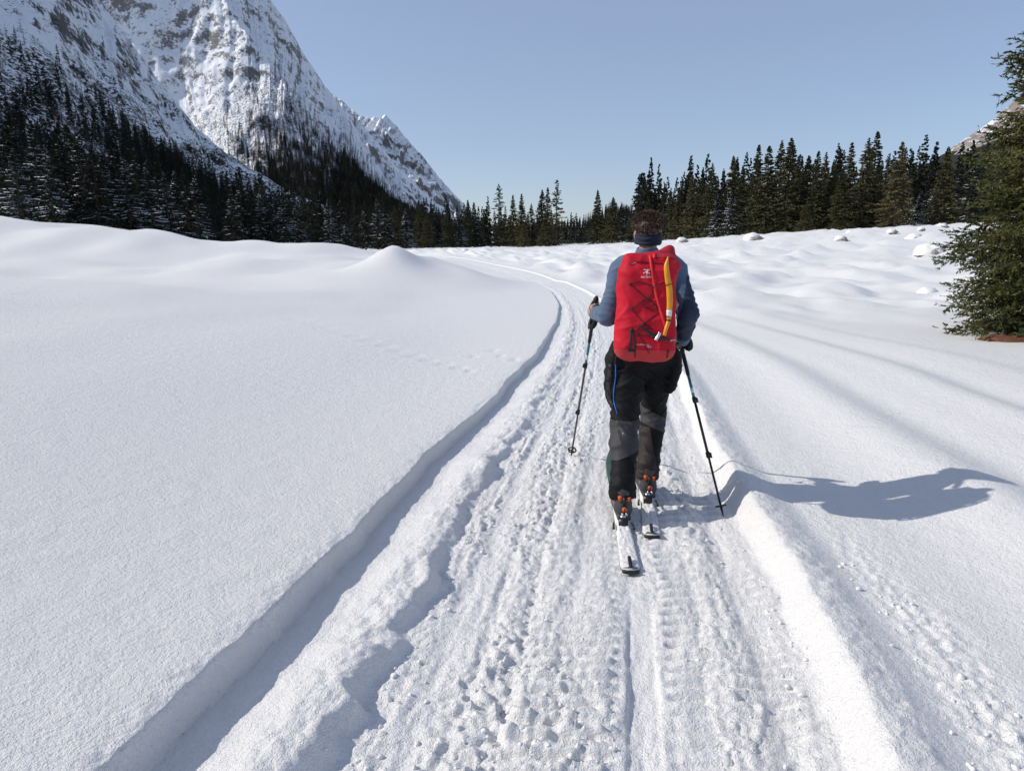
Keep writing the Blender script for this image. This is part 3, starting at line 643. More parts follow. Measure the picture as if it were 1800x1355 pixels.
def wood(name, pts, hts, mt, label, seed=1, kind='small', wide=1.0):
    """many alike trees as one mass: shared tree meshes instanced on points"""
    r = np.random.RandomState(seed); n = len(pts)
    me = bpy.data.meshes.new(name); me.vertices.add(n); me.vertices.foreach_set('co', np.asarray(pts, np.float32).ravel())
    w = np.asarray(hts) * wide * r.uniform(.8, 1.25, n); k = r.randint(0, 3, n)
    at_ = me.attributes.new('scl', 'FLOAT_VECTOR', 'POINT'); at_.data.foreach_set('vector', np.stack([w, w, hts], 1).astype(np.float32).ravel())
    at_ = me.attributes.new('rot', 'FLOAT_VECTOR', 'POINT'); at_.data.foreach_set('vector', np.stack([0 * w, 0 * w, r.rand(n) * 6.28], 1).astype(np.float32).ravel())
    at_ = me.attributes.new('pick', 'INT', 'POINT'); at_.data.foreach_set('value', k.astype(np.int32))
    o = bpy.data.objects.new(name, me); COL.objects.link(o)
    ng = bpy.data.node_groups.new(name, 'GeometryNodeTree'); ng.interface.new_socket('Geometry', in_out='INPUT', socket_type='NodeSocketGeometry'); ng.interface.new_socket('Geometry', in_out='OUTPUT', socket_type='NodeSocketGeometry')
    gi = ng.nodes.new('NodeGroupInput'); go = ng.nodes.new('NodeGroupOutput'); jn = ng.nodes.new('GeometryNodeJoinGeometry'); L = ng.links.new
    def attr(nm, ty):
        q = ng.nodes.new('GeometryNodeInputNamedAttribute'); q.data_type = ty; q.inputs['Name'].default_value = nm; return next(s for s in q.outputs if s.enabled and s.name == 'Attribute')
    sc_, ro_, pk = attr('scl', 'FLOAT_VECTOR'), attr('rot', 'FLOAT_VECTOR'), attr('pick', 'INT')
    for i in range(3):
        key = (kind, mt.name, i)
        if key not in WOODP:
            V, F = bare_tree(np.random.RandomState(i)) if kind == 'bare' else small_spruce(300 + i)
            pm = mesh_np('wood_tree', V, F); pm.materials.append(mt); WOODP[key] = bpy.data.objects.new('wood_tree', pm)
        oi = ng.nodes.new('GeometryNodeObjectInfo'); oi.transform_space = 'ORIGINAL'; oi.inputs['Object'].default_value = WOODP[key]; oi.inputs['As Instance'].default_value = True
        ip = ng.nodes.new('GeometryNodeInstanceOnPoints'); cmp_ = ng.nodes.new('FunctionNodeCompare'); cmp_.data_type = 'INT'; cmp_.operation = 'EQUAL'
        ia = [s for s in cmp_.inputs if s.enabled]; L(pk, ia[0]); ia[1].default_value = i
        L(gi.outputs[0], ip.inputs['Points']); L(cmp_.outputs[0], ip.inputs['Selection']); L(oi.outputs['Geometry'], ip.inputs['Instance']); L(ro_, ip.inputs['Rotation']); L(sc_, ip.inputs['Scale']); L(ip.outputs[0], jn.inputs[0])
    L(jn.outputs[0], go.inputs[0]); md = o.modifiers.new('trees', 'NODES'); md.node_group = ng
    return tag(o, label, kind='stuff')
WOODP = {}
def on_sheet(P, n, vr, seed, ur=(0, 1), dens=None):
    r = np.random.RandomState(seed); nu, nv = P.shape[:2]; out = []
    while len(out) < n:
        u = r.uniform(*ur); v = vr[0] + (vr[1] - vr[0]) * r.rand()
        if dens is not None and r.rand() > dens(u, v): continue
        i = min(int(u * (nu - 1)), nu - 2); j = min(int(v * (nv - 1)), nv - 2)
        out.append(P[i, j] * .5 + P[i + 1, j + 1] * .5 + [0, 0, -.5])
    return np.array(out)
def zd(P, z0, pw=2.0):
    nu, nv = P.shape[:2]
    return lambda u, v: math.exp(-(max(P[int(u * (nu - 1)), int(v * (nv - 1)), 2], 0) / z0)**pw)
_r = np.random.RandomState(4)
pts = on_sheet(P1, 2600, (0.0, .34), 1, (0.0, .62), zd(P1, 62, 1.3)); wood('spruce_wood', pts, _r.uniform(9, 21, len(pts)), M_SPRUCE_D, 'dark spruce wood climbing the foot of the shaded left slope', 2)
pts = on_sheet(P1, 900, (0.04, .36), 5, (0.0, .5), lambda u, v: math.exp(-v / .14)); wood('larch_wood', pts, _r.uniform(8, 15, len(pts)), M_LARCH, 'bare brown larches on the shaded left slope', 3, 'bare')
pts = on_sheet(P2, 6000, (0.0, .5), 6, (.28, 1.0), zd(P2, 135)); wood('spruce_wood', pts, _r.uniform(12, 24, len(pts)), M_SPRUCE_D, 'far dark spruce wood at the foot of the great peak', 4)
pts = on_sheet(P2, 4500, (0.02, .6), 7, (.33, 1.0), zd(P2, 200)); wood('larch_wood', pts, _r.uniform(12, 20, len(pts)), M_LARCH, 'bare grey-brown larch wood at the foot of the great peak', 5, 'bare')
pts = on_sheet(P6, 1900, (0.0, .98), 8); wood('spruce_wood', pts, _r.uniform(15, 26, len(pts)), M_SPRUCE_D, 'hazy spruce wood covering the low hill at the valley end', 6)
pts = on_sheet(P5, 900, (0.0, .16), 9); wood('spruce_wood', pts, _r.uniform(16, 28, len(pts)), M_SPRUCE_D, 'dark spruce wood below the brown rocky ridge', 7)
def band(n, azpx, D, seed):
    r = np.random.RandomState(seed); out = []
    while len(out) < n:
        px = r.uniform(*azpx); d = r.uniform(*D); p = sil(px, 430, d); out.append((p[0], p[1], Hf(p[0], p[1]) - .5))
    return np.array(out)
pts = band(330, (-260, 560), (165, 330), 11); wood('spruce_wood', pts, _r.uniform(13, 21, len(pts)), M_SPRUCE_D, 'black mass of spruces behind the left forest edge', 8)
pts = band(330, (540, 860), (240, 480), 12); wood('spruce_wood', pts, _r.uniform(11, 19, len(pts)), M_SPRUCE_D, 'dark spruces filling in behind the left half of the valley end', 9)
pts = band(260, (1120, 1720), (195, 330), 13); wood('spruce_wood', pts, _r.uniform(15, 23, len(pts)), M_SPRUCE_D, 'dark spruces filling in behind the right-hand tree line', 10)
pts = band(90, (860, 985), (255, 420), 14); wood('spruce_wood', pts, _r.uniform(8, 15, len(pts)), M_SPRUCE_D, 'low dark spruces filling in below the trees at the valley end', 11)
pts = band(70, (990, 1120), (330, 600), 15); wood('spruce_wood', pts, _r.uniform(8, 15, len(pts)), M_SPRUCE_D, 'small far spruces seen through the gap in the valley trees', 12)

# ------------------------------------------------------------------ young spruce at the right edge
def big_spruce(seed, Ht, Rd, nb, ntw, nsh):
    r = np.random.RandomState(seed); t = .015 + .975 * r.rand(nb)**1.05; az = r.rand(nb) * 2 * np.pi
    whorl = np.round(t * 30) / 30 + r.normal(0, .006, nb); t = np.clip(.7 * t + .3 * whorl, .012, .985)
    Lb = Rd * ((1 - t)**.55) * r.uniform(.55, 1.12, nb) * np.minimum(1, .74 + 1.6 * t) * (1 + .1 * np.sin(t * 31)) + .10
    z0 = t * Ht; rise = .75 * t - .02 + r.normal(0, .06, nb); wood_parts = []; Vn = []
    for i in range(nb):
        S = np.linspace(0, 1, 7); L = Lb[i]; dx, dy = math.cos(az[i]), math.sin(az[i])
        c = np.stack([dx * L * S, dy * L * S, z0[i] + L * (rise[i] * S - .42 * S**2 + .22 * S**3)], 1)
        if c[:, 2].min() < .06: c[:, 2] = np.maximum(c[:, 2], .06)
        wood_parts.append(tube(c, np.linspace(.016 * min(1, L) + .004, .003, 7), 4))
        n = max(5, int(ntw * (L / Rd)**.7))
        s = np.sort(.12 + .88 * r.rand(n)**.8); s[-1] = 1.0
        P = np.stack([np.interp(s, S, c[:, k]) for k in range(3)], 1)
        side = np.where(np.arange(n) % 2 == 0, 1, -1) * r.uniform(.45, 1.15, n); side[-1] = 0
        a = az[i] + side; tl_ = (.14 + .30 * L / Rd * (1.15 - s)) * r.uniform(.7, 1.3, n)
        tilt = r.uniform(-1.0, .25, n); tilt[-1] = .15
        D = np.stack([np.cos(a), np.sin(a), tilt], 1); D /= np.linalg.norm(D, axis=1)[:, None]
        f = r.rand(n, nsh); f[:, 0] = 1.0
        B = P[:, None] + D[:, None] * (tl_[:, None] * f)[..., None]
        rv = r.normal(size=(n, nsh, 3)); nd = D[:, None] * 1.0 + rv * .55; nd[..., 2] += .10; nd /= np.linalg.norm(nd, axis=2)[..., None]
        ln = r.uniform(.055, .115, (n, nsh)); w = np.cross(nd, r.normal(size=(n, nsh, 3))); w /= np.linalg.norm(w, axis=2)[..., None]; w *= r.uniform(.008, .016, (n, nsh))[..., None]
        B = B - nd * ln[..., None] * .3
        Vn.append(np.stack([B, B + nd * (ln * .45)[..., None] + w, B + nd * ln[..., None], B + nd * (ln * .45)[..., None] - w], 2).reshape(-1, 3))
    V = np.concatenate(Vn); return (V, np.arange(len(V)).reshape(-1, 4)), merge(wood_parts)
bt = gnd(1845, 572, .30); bz = Hf(bt[0], bt[1])
BT = empty('young_spruce', (bt[0], bt[1], bz), 'bushy green spruce standing at the right edge of the picture', 'tree')
top = at(1838, -120, bt[1]); bh = top[2] - bz
nv_, wv_ = big_spruce(77, bh, 1.55, 1000, 22, 12)
obj('crown', mesh_np('crown', *nv_), M_FIR, BT, False)
obj('branches', mesh_np('branches', *wv_), M_BARK, BT)
obj('trunk', mesh_np('trunk', *tube([(0, 0, -.3), (0, 0, 1.5), (.02, 0, 4), (0, 0, bh)], [.11, .09, .05, .008], 10)), M_BARK, BT)
# bare earth under it
M_EARTH = mat('needle_litter', (.16, .065, .035), .95, .35, 14, .8, 60, .02)
ep = hit(1772, 598); e = obj('bare_earth_patch', mesh_np('bare_earth_patch', *blob((0, 0, 0), (.42, .35, .09), 3)), M_EARTH); e.location = (ep[0], ep[1], ep[2] - .01)
tag(e, 'patch of reddish brown needle litter melted bare under the spruce', kind='structure')

# ------------------------------------------------------------------ boulders with snow caps
M_STONE = mat('limestone', (.30, .28, .25), .9, .4, 5, .8, 14, .05)
M_CAP = snow_mat('cap_snow', .5)
bl = [(1637, 444, .80, 'large snow-capped boulder near the young spruce'), (1323, 420, .80, 'snow-capped boulder with dark rock showing below the right tree line'), (1199, 424, .55, 'small snow-capped boulder just right of the walker\'s head'),
      (1478, 418, .50, 'low snow-covered boulder in the middle of the right meadow'), (1608, 418, .62, 'flat snow-covered boulder above the large one near the spruce'), (1495, 408, .35, 'little snow-covered boulder below the tallest right spruces'), (1568, 406, .45, 'little snow-covered boulder under the last big right spruce'), (1656, 397, .6, 'snow-covered boulder on the skyline left of the young spruce'), (1632, 514, .25, 'round snow pillow beside the lower branches of the young spruce'), (1620, 402, .3, 'tiny snow-covered boulder near the right skyline'), (818, 440, .35, 'tiny snow-covered boulder below the trees left of the walker')]
for i, (px, py, sz, lab) in enumerate(bl):
    p = hit(px, py, 8); k = (p[1] / 45.0); 
    sc = {0: 25, 1: 15, 2: 10, 3: 10, 4: 15, 5: 7, 6: 8, 7: 10, 8: 19, 9: 6, 10: 6}[i] / FPX * p[1]
    p = p - [0, 0, (.12 if i < 3 else .34) * sc]; b = empty('boulder', p, lab, 'boulder', 'snow-capped boulders on the meadow')
    rk = loft(blob((.12 * sc, -.30 * sc, .02 * sc), (sc * .85, sc * .8, sc * .42), i * 3.1, rough=.5)[0].reshape(14, 26, 3), False)
    obj('rock', mesh_np('rock', *rk), M_STONE, b)
    obj('snow_cap', mesh_np('snow_cap', *blob((-.03 * sc, .05 * sc, sc * .02), (sc * 1.02, sc * 1.0, sc * .78), i * 1.7 + 9, 30, 16, .16, -.1 * sc)), M_CAP, b)

# ------------------------------------------------------------------ loose crumbs of snow in the track
def ico(sub=1):
    bm = bmesh.new(); bmesh.ops.create_icosphere(bm, subdivisions=sub, radius=1); bm.verts.ensure_lookup_table()
    V = np.array([v.co[:] for v in bm.verts]); F = np.array([[v.index for v in f.verts] for f in bm.faces]); bm.free(); return V, F
IV, IF = ico(2)
r = np.random.RandomState(12); cl = []
def crumbs(n, s_lo, s_hi, y_lo, y_hi, size, clus=None):
    k = 0
    while k < n:
        y = y_lo + (y_hi - y_lo) * r.rand()**1.4; s = r.uniform(s_lo, s_hi); lx, rx = float(cL(y)), float(cR(y)); x = lx + (s / 2.7 + .5) * (rx - lx)
        if clus and pn2(np.array([x * 1.4]), np.array([y * .8]), 47)[0] + .5 * math.exp(-((s - clus) / .3)**2) < r.uniform(-.1, .5): continue
        q = size * r.uniform(.35, 1.0)**2 * (1.6 if r.rand() < .05 else 1); V = IV * (1 + .55 * pn3(IV[:, 0] * 1.3 + k, IV[:, 1] * 1.3, IV[:, 2] * 1.3 + s * 9, 63))[:, None] * q * r.uniform(.7, 1.25, 3)
        a = r.rand() * 6.28; V = np.stack([V[:, 0] * math.cos(a) - V[:, 1] * math.sin(a), V[:, 0] * math.sin(a) + V[:, 1] * math.cos(a), V[:, 2] * .85], 1)
        cl.append((V, IF, x, y, q)); k += 1
crumbs(420, -.7, .32, 1.6, 8, .0125, -.2); crumbs(90, .55, 1.1, 1.6, 7, .010); crumbs(110, 1.0, 1.15, 1.6, 7, .011); crumbs(70, 1.50, 1.85, 1.4, 3.4, .014); crumbs(50, -.74, -.55, 1.6, 6, .010)
zz = H(np.array([c[2] for c in cl]), np.array([c[3] for c in cl]))
V, F = merge([(c[0] + [c[2], c[3], z + c[4] * .15], c[1]) for c, z in zip(cl, zz)])
o = obj('snow_crumbs', mesh_np('snow_crumbs', V, F), snow_mat('crumb_snow', .6)); tag(o, 'loose crumbs and clods of snow strewn along the track', kind='stuff')

# ------------------------------------------------------------------ distance-field modelling for the figure and its gear
class Field:
    def __init__(self, lo, hi, h):
        self.lo = np.array(lo, float); self.h = h; self.n = np.ceil((np.array(hi) - self.lo) / h).astype(int) + 1
        self.ax = [(self.lo[k] + np.arange(self.n[k]) * h).astype(np.float32) for k in range(3)]
        self.D = np.full(self.n, .5, np.float32)
    def _sl(self, lo, hi):
        s = []
        for k in range(3):
            a = int(max(0, math.floor((lo[k] - self.lo[k]) / self.h))); b = int(min(self.n[k], math.ceil((hi[k] - self.lo[k]) / self.h) + 1)); s.append(slice(a, max(a, b)))
        return tuple(s)
    def xyz(self, s=None):
        s = s or (slice(None),) * 3
        return self.ax[0][s[0]][:, None, None], self.ax[1][s[1]][None, :, None], self.ax[2][s[2]][None, None, :]
    def put(self, fn, lo, hi, k=.02, mode='add'):
        m = k + 4 * self.h; s = self._sl(np.array(lo) - m, np.array(hi) + m); d = fn(*self.xyz(s)); a = self.D[s]
        if d.size == 0: return
        if mode == 'add':
            t = np.clip(.5 + .5 * (a - d) / k, 0, 1); self.D[s] = a * (1 - t) + d * t - k * t * (1 - t)
        elif mode == 'cut':
            t = np.clip(.5 - .5 * (a + d) / k, 0, 1); self.D[s] = a * (1 - t) - d * t + k * t * (1 - t)
    def cap(self, a, b, ra, rb=None, k=.02, sq=(1, 1, 1)):
        a, b = np.array(a, float), np.array(b, float); rb = ra if rb is None else rb; R_ = max(ra, rb); d = b - a; L2 = float(d @ d) + 1e-9
        def fn(x, y, z):
            t = np.clip(((x - a[0]) * d[0] + (y - a[1]) * d[1] + (z - a[2]) * d[2]) / L2, 0, 1)
            q = np.sqrt(((x - a[0] - t * d[0]) / sq[0])**2 + ((y - a[1] - t * d[1]) / sq[1])**2 + ((z - a[2] - t * d[2]) / sq[2])**2)
            return q - (ra + (rb - ra) * t)
        e = R_ * max(sq); self.put(fn, np.minimum(a, b) - e, np.maximum(a, b) + e, k); return self
    def ell(self, c, r, k=.02, mode='add', yaw=0.0):
        c, r = np.array(c, float), np.array(r, float); ca, sa = math.cos(yaw), math.sin(yaw)
        def fn(x, y, z):
            X = (x - c[0]) * ca + (y - c[1]) * sa; Y = -(x - c[0]) * sa + (y - c[1]) * ca
            q = np.sqrt((X / r[0])**2 + (Y / r[1])**2 + ((z - c[2]) / r[2])**2); q2 = np.sqrt((X / r[0]**2)**2 + (Y / r[1]**2)**2 + ((z - c[2]) / r[2]**2)**2) + 1e-6
            return q * (q - 1) / q2
        e = max(r[0], r[1]); e = np.array([e, e, r[2]]) if yaw else r
        self.put(fn, c - e, c + e, k, mode); return self
    def rbox(self, c, u, v, w, half, rad, k=.02, mode='add', taper=0.0):
        """rounded box; u, v, w unit axes, half sizes; taper narrows u/v along w"""
        c = np.array(c, float); u, v, w = (np.array(q, float) for q in (u, v, w))
        def fn(x, y, z):
            A = (x - c[0]) * u[0] + (y - c[1]) * u[1] + (z - c[2]) * u[2]; B = (x - c[0]) * v[0] + (y - c[1]) * v[1] + (z - c[2]) * v[2]; C = (x - c[0]) * w[0] + (y - c[1]) * w[1] + (z - c[2]) * w[2]
            f = 1 - taper * C / half[2]
            qa = np.abs(A) - half[0] * f + rad; qb = np.abs(B) - half[1] * f + rad; qc = np.abs(C) - half[2] + rad
            return np.sqrt(np.maximum(qa, 0)**2 + np.maximum(qb, 0)**2 + np.maximum(qc, 0)**2) + np.minimum(np.maximum(np.maximum(qa, qb), qc), 0) - rad
        e = np.abs(u) * half[0] + np.abs(v) * half[1] + np.abs(w) * half[2]; e = e * (1 + abs(taper)); self.put(fn, c - e, c + e, k, mode); return self
    def warp(self, fn, bw=.05):
        i = np.nonzero(np.abs(self.D) < bw); self.D[i] += fn(self.ax[0][i[0]], self.ax[1][i[1]], self.ax[2][i[2]]).astype(np.float32)
    def mesh(self):
        D, h = self.D, self.h; ins = D < 0; n = np.array(D.shape)
        c = np.zeros(n - 1, int)
        for dx in (0, 1):
            for dy in (0, 1):
                for dz in (0, 1): c += ins[dx:n[0] - 1 + dx, dy:n[1] - 1 + dy, dz:n[2] - 1 + dz]
        act = (c > 0) & (c < 8); idx = np.full(act.shape, -1); cells = np.argwhere(act); idx[act] = np.arange(len(cells))
        acc = np.zeros((len(cells), 3)); cnt = np.zeros(len(cells))
        for ax in range(3):
            o1, o2 = [k for k in range(3) if k != ax]
            for p in (0, 1):
                for q in (0, 1):
                    off = np.zeros(3, int); off[o1] = p; off[o2] = q; a = cells + off; b = a.copy(); b[:, ax] += 1
                    da = D[a[:, 0], a[:, 1], a[:, 2]]; db = D[b[:, 0], b[:, 1], b[:, 2]]; m = (da < 0) != (db < 0)
                    t = np.where(m, da / np.where(m, da - db, 1), 0); pos = off[None].astype(float).repeat(len(cells), 0); pos[:, ax] += t
                    acc[m] += pos[m]; cnt[m] += 1
        V = self.lo + (cells + acc / cnt[:, None]) * h; F = []
        for ax in range(3):
            o1, o2 = (ax + 1) % 3, (ax + 2) % 3
            sl0 = [slice(1, -1)] * 3; sl0[ax] = slice(0, -1); sl1 = list(sl0); sl1[ax] = slice(1, None)
            A, B = ins[tuple(sl0)], ins[tuple(sl1)]; e = np.argwhere(A != B); 
            if not len(e): continue
            fl = A[e[:, 0], e[:, 1], e[:, 2]]; base_ = e.copy(); base_[:, o1] += 1; base_[:, o2] += 1
            def ci(d1, d2):
                q = base_.copy(); q[:, o1] -= d1; q[:, o2] -= d2; return idx[q[:, 0], q[:, 1], q[:, 2]]
            quad = np.stack([ci(1, 1), ci(0, 1), ci(0, 0), ci(1, 0)], 1); quad[~fl] = quad[~fl][:, ::-1]; F.append(quad)
        F = np.concatenate(F); F = F[(F >= 0).all(1)]; return V, F
def smooth_verts(V, F, it=1, lam=.5):
    for _ in range(it):
        acc = np.zeros_like(V); cnt = np.zeros(len(V))
        for k in range(4):
            a, b = F[:, k], F[:, (k + 1) % 4]; np.add.at(acc, a, V[b]); np.add.at(acc, b, V[a]); np.add.at(cnt, a, 1); np.add.at(cnt, b, 1)
        V = V + lam * (acc / np.maximum(cnt, 1)[:, None] - V)
    return V
def patch(V, F, planes, off):
    """copy of the surface inside all half-spaces (point, outward normal), lifted by off"""
    bm = bmesh.new(); vs_ = [bm.verts.new(p) for p in V]
    for f in F: bm.faces.new([vs_[i] for i in f])
    for p, n in planes:
        bmesh.ops.bisect_plane(bm, geom=bm.verts[:] + bm.edges[:] + bm.faces[:], plane_co=Vector(p), plane_no=Vector(n), clear_outer=True)
    bm.normal_update()
    for v in bm.verts: v.co += v.normal * off
    bm.verts.index_update(); V2 = np.array([v.co[:] for v in bm.verts]); q = [[v.index for v in f.verts] for f in bm.faces]; bm.free()
    assert len(V2), planes
    by = {}
    for f in q: by.setdefault(len(f), []).append(f)
    return V2, [np.array(v) for v in by.values()]
def fix_normals(o):
    bm = bmesh.new(); bm.from_mesh(o.data); bmesh.ops.recalc_face_normals(bm, faces=bm.faces[:]); bm.to_mesh(o.data); bm.free(); return o

M_SKIN = mat('skin', (.50, .27, .19), .5, .1, 30, .2, 300, .001)
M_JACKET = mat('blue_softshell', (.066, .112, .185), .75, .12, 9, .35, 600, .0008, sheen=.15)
M_JACKET_SHADE = mat('shaded_blue_softshell', (.018, .032, .065), .75, .12, 9, .35, 600, .0008)  # jacket blue darkened, shade put into the colour
M_TROUS = mat('black_hardshell', (.0065, .0065, .0075), .7, .06, 8, .3, 500, .0008, spec=.2)
M_GREY = mat('grey_knee_fabric', (.036, .035, .038), .7, .06, 20, .3, 500, .0008)
M_BROWN = mat('brown_gusset_fabric', (.024, .015, .014), .7, .15, 20, .3, 500, .0008)
M_HAIR = mat('brown_hair', (.075, .042, .028), .5, .45, 60, spec=.35)
M_BAND = mat('navy_headband_fabric', (.010, .017, .036), .85, .2, 40, .4, 500, .001)
M_RED = mat('red_ripstop', (.50, .008, .024), .68, .10, 10, .35, 90, .002, spec=.2)
M_RED_L = mat('light_red_ripstop', (.46, .03, .035), .7, .08, 10, .25, 120, .0015)
M_RED_S = mat('bright_red_webbing', (.75, .02, .02), .6, .08, 30)
M_BLACK = mat('black_webbing', (.012, .012, .013), .6, .2, 40)
M_CORD = mat('black_cord', (.018, .012, .014), .7, .2, 60)
M_RUB = mat('black_rubber', (.016, .016, .017), .5, .2, 30)
M_YEL = mat('yellow_anodised_shaft', (.72, .30, .012), .4, .1, 20, spec=.5)
M_STEEL = mat('worn_steel', (.55, .56, .58), .3, .15, 40, metal=.9)
M_DSTEEL = mat('black_steel', (.03, .03, .032), .4, .2, 40, metal=.4)
M_WHITE = mat('white_print', (.78, .78, .78), .6, .04, 40)
M_PRINT = mat('grey_print', (.55, .45, .46), .6, .04, 40)
M_TEAL = mat('teal_band', (.02, .22, .28), .45, .1, 20)
M_BLUE = mat('blue_zip', (.02, .17, .55), .5, .1, 30)
M_ORANGE = mat('orange_buckle', (.80, .12, .02), .45, .1, 30)
M_BOOT = mat('grey_boot_shell', (.045, .045, .048), .45, .2, 14, .2, 60, .001)
M_SKI = mat('pale_ski_topsheet', (.50, .52, .50), .5, .2, 12)
M_SKIG = mat('green_ski_tip', (.055, .095, .075), .45, .2, 10)
M_SKIN_B = mat('black_climbing_skin', (.02, .02, .02), .9, .2, 20)
M_ALU = mat('grey_pole_shaft', (.10, .09, .09), .4, .15, 20, metal=.3)
M_BLKPOLE = mat('black_pole_shaft', (.014, .014, .015), .45, .15, 20)
M_POWDER = snow_mat('ski_snow', .7)

GZ0 = Hf(0.72, 4.2) - .012
# joints
hipL, hipR = np.array([.735, 4.47, .95]), np.array([.925, 4.49, .95])
kneL, kneR = np.array([.710, 4.34, .53]), np.array([.942, 4.60, .55])
ankL, ankR = np.array([.660, 4.045, .15]), np.array([.880, 4.42, .15])
shL, shR = np.array([.685, 4.50, 1.465]), np.array([1.020, 4.53, 1.47])
elL, elR = np.array([.598, 4.43, 1.20]), np.array([1.085, 4.38, 1.215])
wrL, wrR = np.array([.562, 4.70, 1.185]), np.array([1.105, 4.57, 1.035])
haL, haR = np.array([.555, 4.79, 1.205]), np.array([1.108, 4.645, 1.00])
hd = np.array([.858, 4.585, 1.70]); nk = np.array([.850, 4.53, 1.54])
PER = empty('person', (.80, 4.37, GZ0 + .03), 'person in blue jacket and black trousers striding away on touring skis', 'person')

# pole axes (needed for the hands)
tipL, tipR = gnd(1004, 802, GZ0 + .01), gnd(1271, 905, GZ0 + .01)
axL = (haL - tipL) / np.linalg.norm(haL - tipL); axR = (haR - tipR) / np.linalg.norm(haR - tipR)

# --- body: one continuous surface
f = Field((.42, 3.95, .04), (1.26, 5.02, 1.92), .0068)
f.ell(hd + [0, 0, .03], (.074, .094, .092), .03); f.cap(hd + [0, .03, -.02], hd + [0, .055, -.075], .055, .035, .04)          # skull, jaw
f.ell(hd + [0, .105, -.015], (.013, .022, .022), .012); f.ell(hd + [0, .098, -.058], (.025, .012, .007), .008)              # nose, mouth
for s in (-1, 1):
    f.ell(hd + [s * .031, .088, .012], (.014, .01, .009), .006); f.ell(hd + [s * .079, .005, -.005], (.010, .02, .032), .008)  # eyes, ears
f.cap(nk - [0, 0, .04], hd - [0, .015, .05], .058, .054, .03)
f.ell((.85, 4.53, 1.32), (.150, .100, .22), .05); f.ell((.84, 4.49, 1.02), (.150, .105, .16), .06)
f.cap(shL, shR, .062, .062, .05)
for a, b, c in ((shL, elL, wrL), (shR, elR, wrR)):
    f.cap(a, b, .050, .042, .03); f.cap(b, c, .042, .028, .02)
for a, b, c in ((hipL, kneL, ankL), (hipR, kneR, ankR)):
    f.cap(a, b, .083, .056, .04); f.cap(b, c, .052, .036, .02); f.cap(c + [0, -.05, -.06], c + [0, .14, -.075], .034, .028, .02)
for ha, wr, ax, s in ((haL, wrL, axL, -1), (haR, wrR, axR, 1)):
    fw = ha - wr; fw /= np.linalg.norm(fw); fw = fw - ax * (fw @ ax); fw /= np.linalg.norm(fw); sd = np.cross(fw, ax) * (1 if s < 0 else -1)
    sd = sd if sd[0] * s > 0 else -sd                                  # outward side
    pal = ha - fw * .012 + sd * .024
    f.cap(wr, pal - ax * .005, .026, .026, .015); f.cap(pal + ax * .028, pal - ax * .034, .019, .017, .012)
    for k, (o, ln) in enumerate(((.033, .9), (.012, 1.0), (-.010, .95), (-.031, .8))):
        p0 = pal + ax * o + fw * .012; p1 = ha + ax * o + fw * .030 * ln + sd * .012; p2 = ha + ax * o + fw * .026 * ln - sd * .016; p3 = ha + ax * o - fw * .004 - sd * .026
        f.cap(p0, p1, .0095, .009, .004); f.cap(p1, p2, .009, .0085, .003); f.cap(p2, p3, .0085, .0075, .003)
    f.cap(pal + ax * .03 - fw * .015, ha + ax * .052 - fw * .012, .011, .010, .006); f.cap(ha + ax * .052 - fw * .012, ha + ax * .050 - sd * .022 + fw * .004, .0095, .008, .004)
V, F = f.mesh(); V = smooth_verts(V, F, 1)
body = part('body', V, F, M_SKIN, PER)

# --- jacket
f = Field((.44, 4.02, .84), (1.22, 4.92, 1.66), .006)
f.ell((.852, 4.53, 1.34), (.182, .132, .23), .05); f.ell((.845, 4.50, 1.08), (.172, .128, .20), .06); f.cap((.735, 4.50, 1.505), (.970, 4.52, 1.51), .074, .074, .05)
f.cap(shL + [.0, 0, -.005], shR + [0, 0, -.005], .078, .078, .05)
for a, b, c in ((shL, elL, wrL), (shR, elR, wrR)):
    m = (a + b) / 2
    f.cap(a, b, .073, .062, .03); f.cap(b, c, .062, .045, .02)
f.cap(nk - [0, .0, .03], nk + [0, .012, .042], .078, .070, .02)
f.cap(nk + [0, .01, .03], nk + [0, .02, .12], .060, .060, .008) if False else None
def neck_hole(x, y, z): return np.maximum(np.sqrt((x - nk[0])**2 + (y - nk[1] - .015)**2) - .059, nk[2] + .02 - z)
f.put(neck_hole, nk - [.08, .08, -.02], nk + [.08, .1, .14], .006, 'cut')
f.put(lambda x, y, z: (z - (nk[2] + .075)) * -1 + 0 * x + 0 * y, nk - [.12, .12, .0], nk + [.12, .12, .2], .006, 'cut')
def jw(x, y, z):
    d = .005 * pn3(x * 11 + 2, y * 11, z * 16 + .6 * np.sin(x * 9), 71) + .003 * pn3(x * 24, y * 24, z * 30, 72) - .006 * np.maximum(1 - np.abs(pn3(x * 7 + 3 * z, y * 7, z * 10 - 3 * x, 74)) * 2.4, 0)**3
    w = 3 * pn3(x * 9, y * 9, z * 9, 73)
    for el in (elL, elR): d = d + .005 * np.sin((z + .5 * y + .4 * x) * 150 + w) * np.exp(-((x - el[0])**2 + (y - el[1] - .03)**2 + (z - el[2] - .03)**2) / .011)
    return d
f.warp(jw)
V, F = f.mesh(); V = smooth_verts(V, F, 1); jacketV, jacketF = V, F
jk = part('jacket', V, F, M_JACKET, PER)
Vp, Fp = patch(V, F, [((1.035, 4.5, 1.25), (-1, 0, .25)), ((1.0, 4.5, 1.435), (0, .3, 1)), ((0, 4.50, 0), (0, 1, 0))], .0015); part('painted_side_shade', Vp, Fp, M_JACKET_SHADE, jk)  # shade on the right sleeve, painted as a darker skin over the jacket

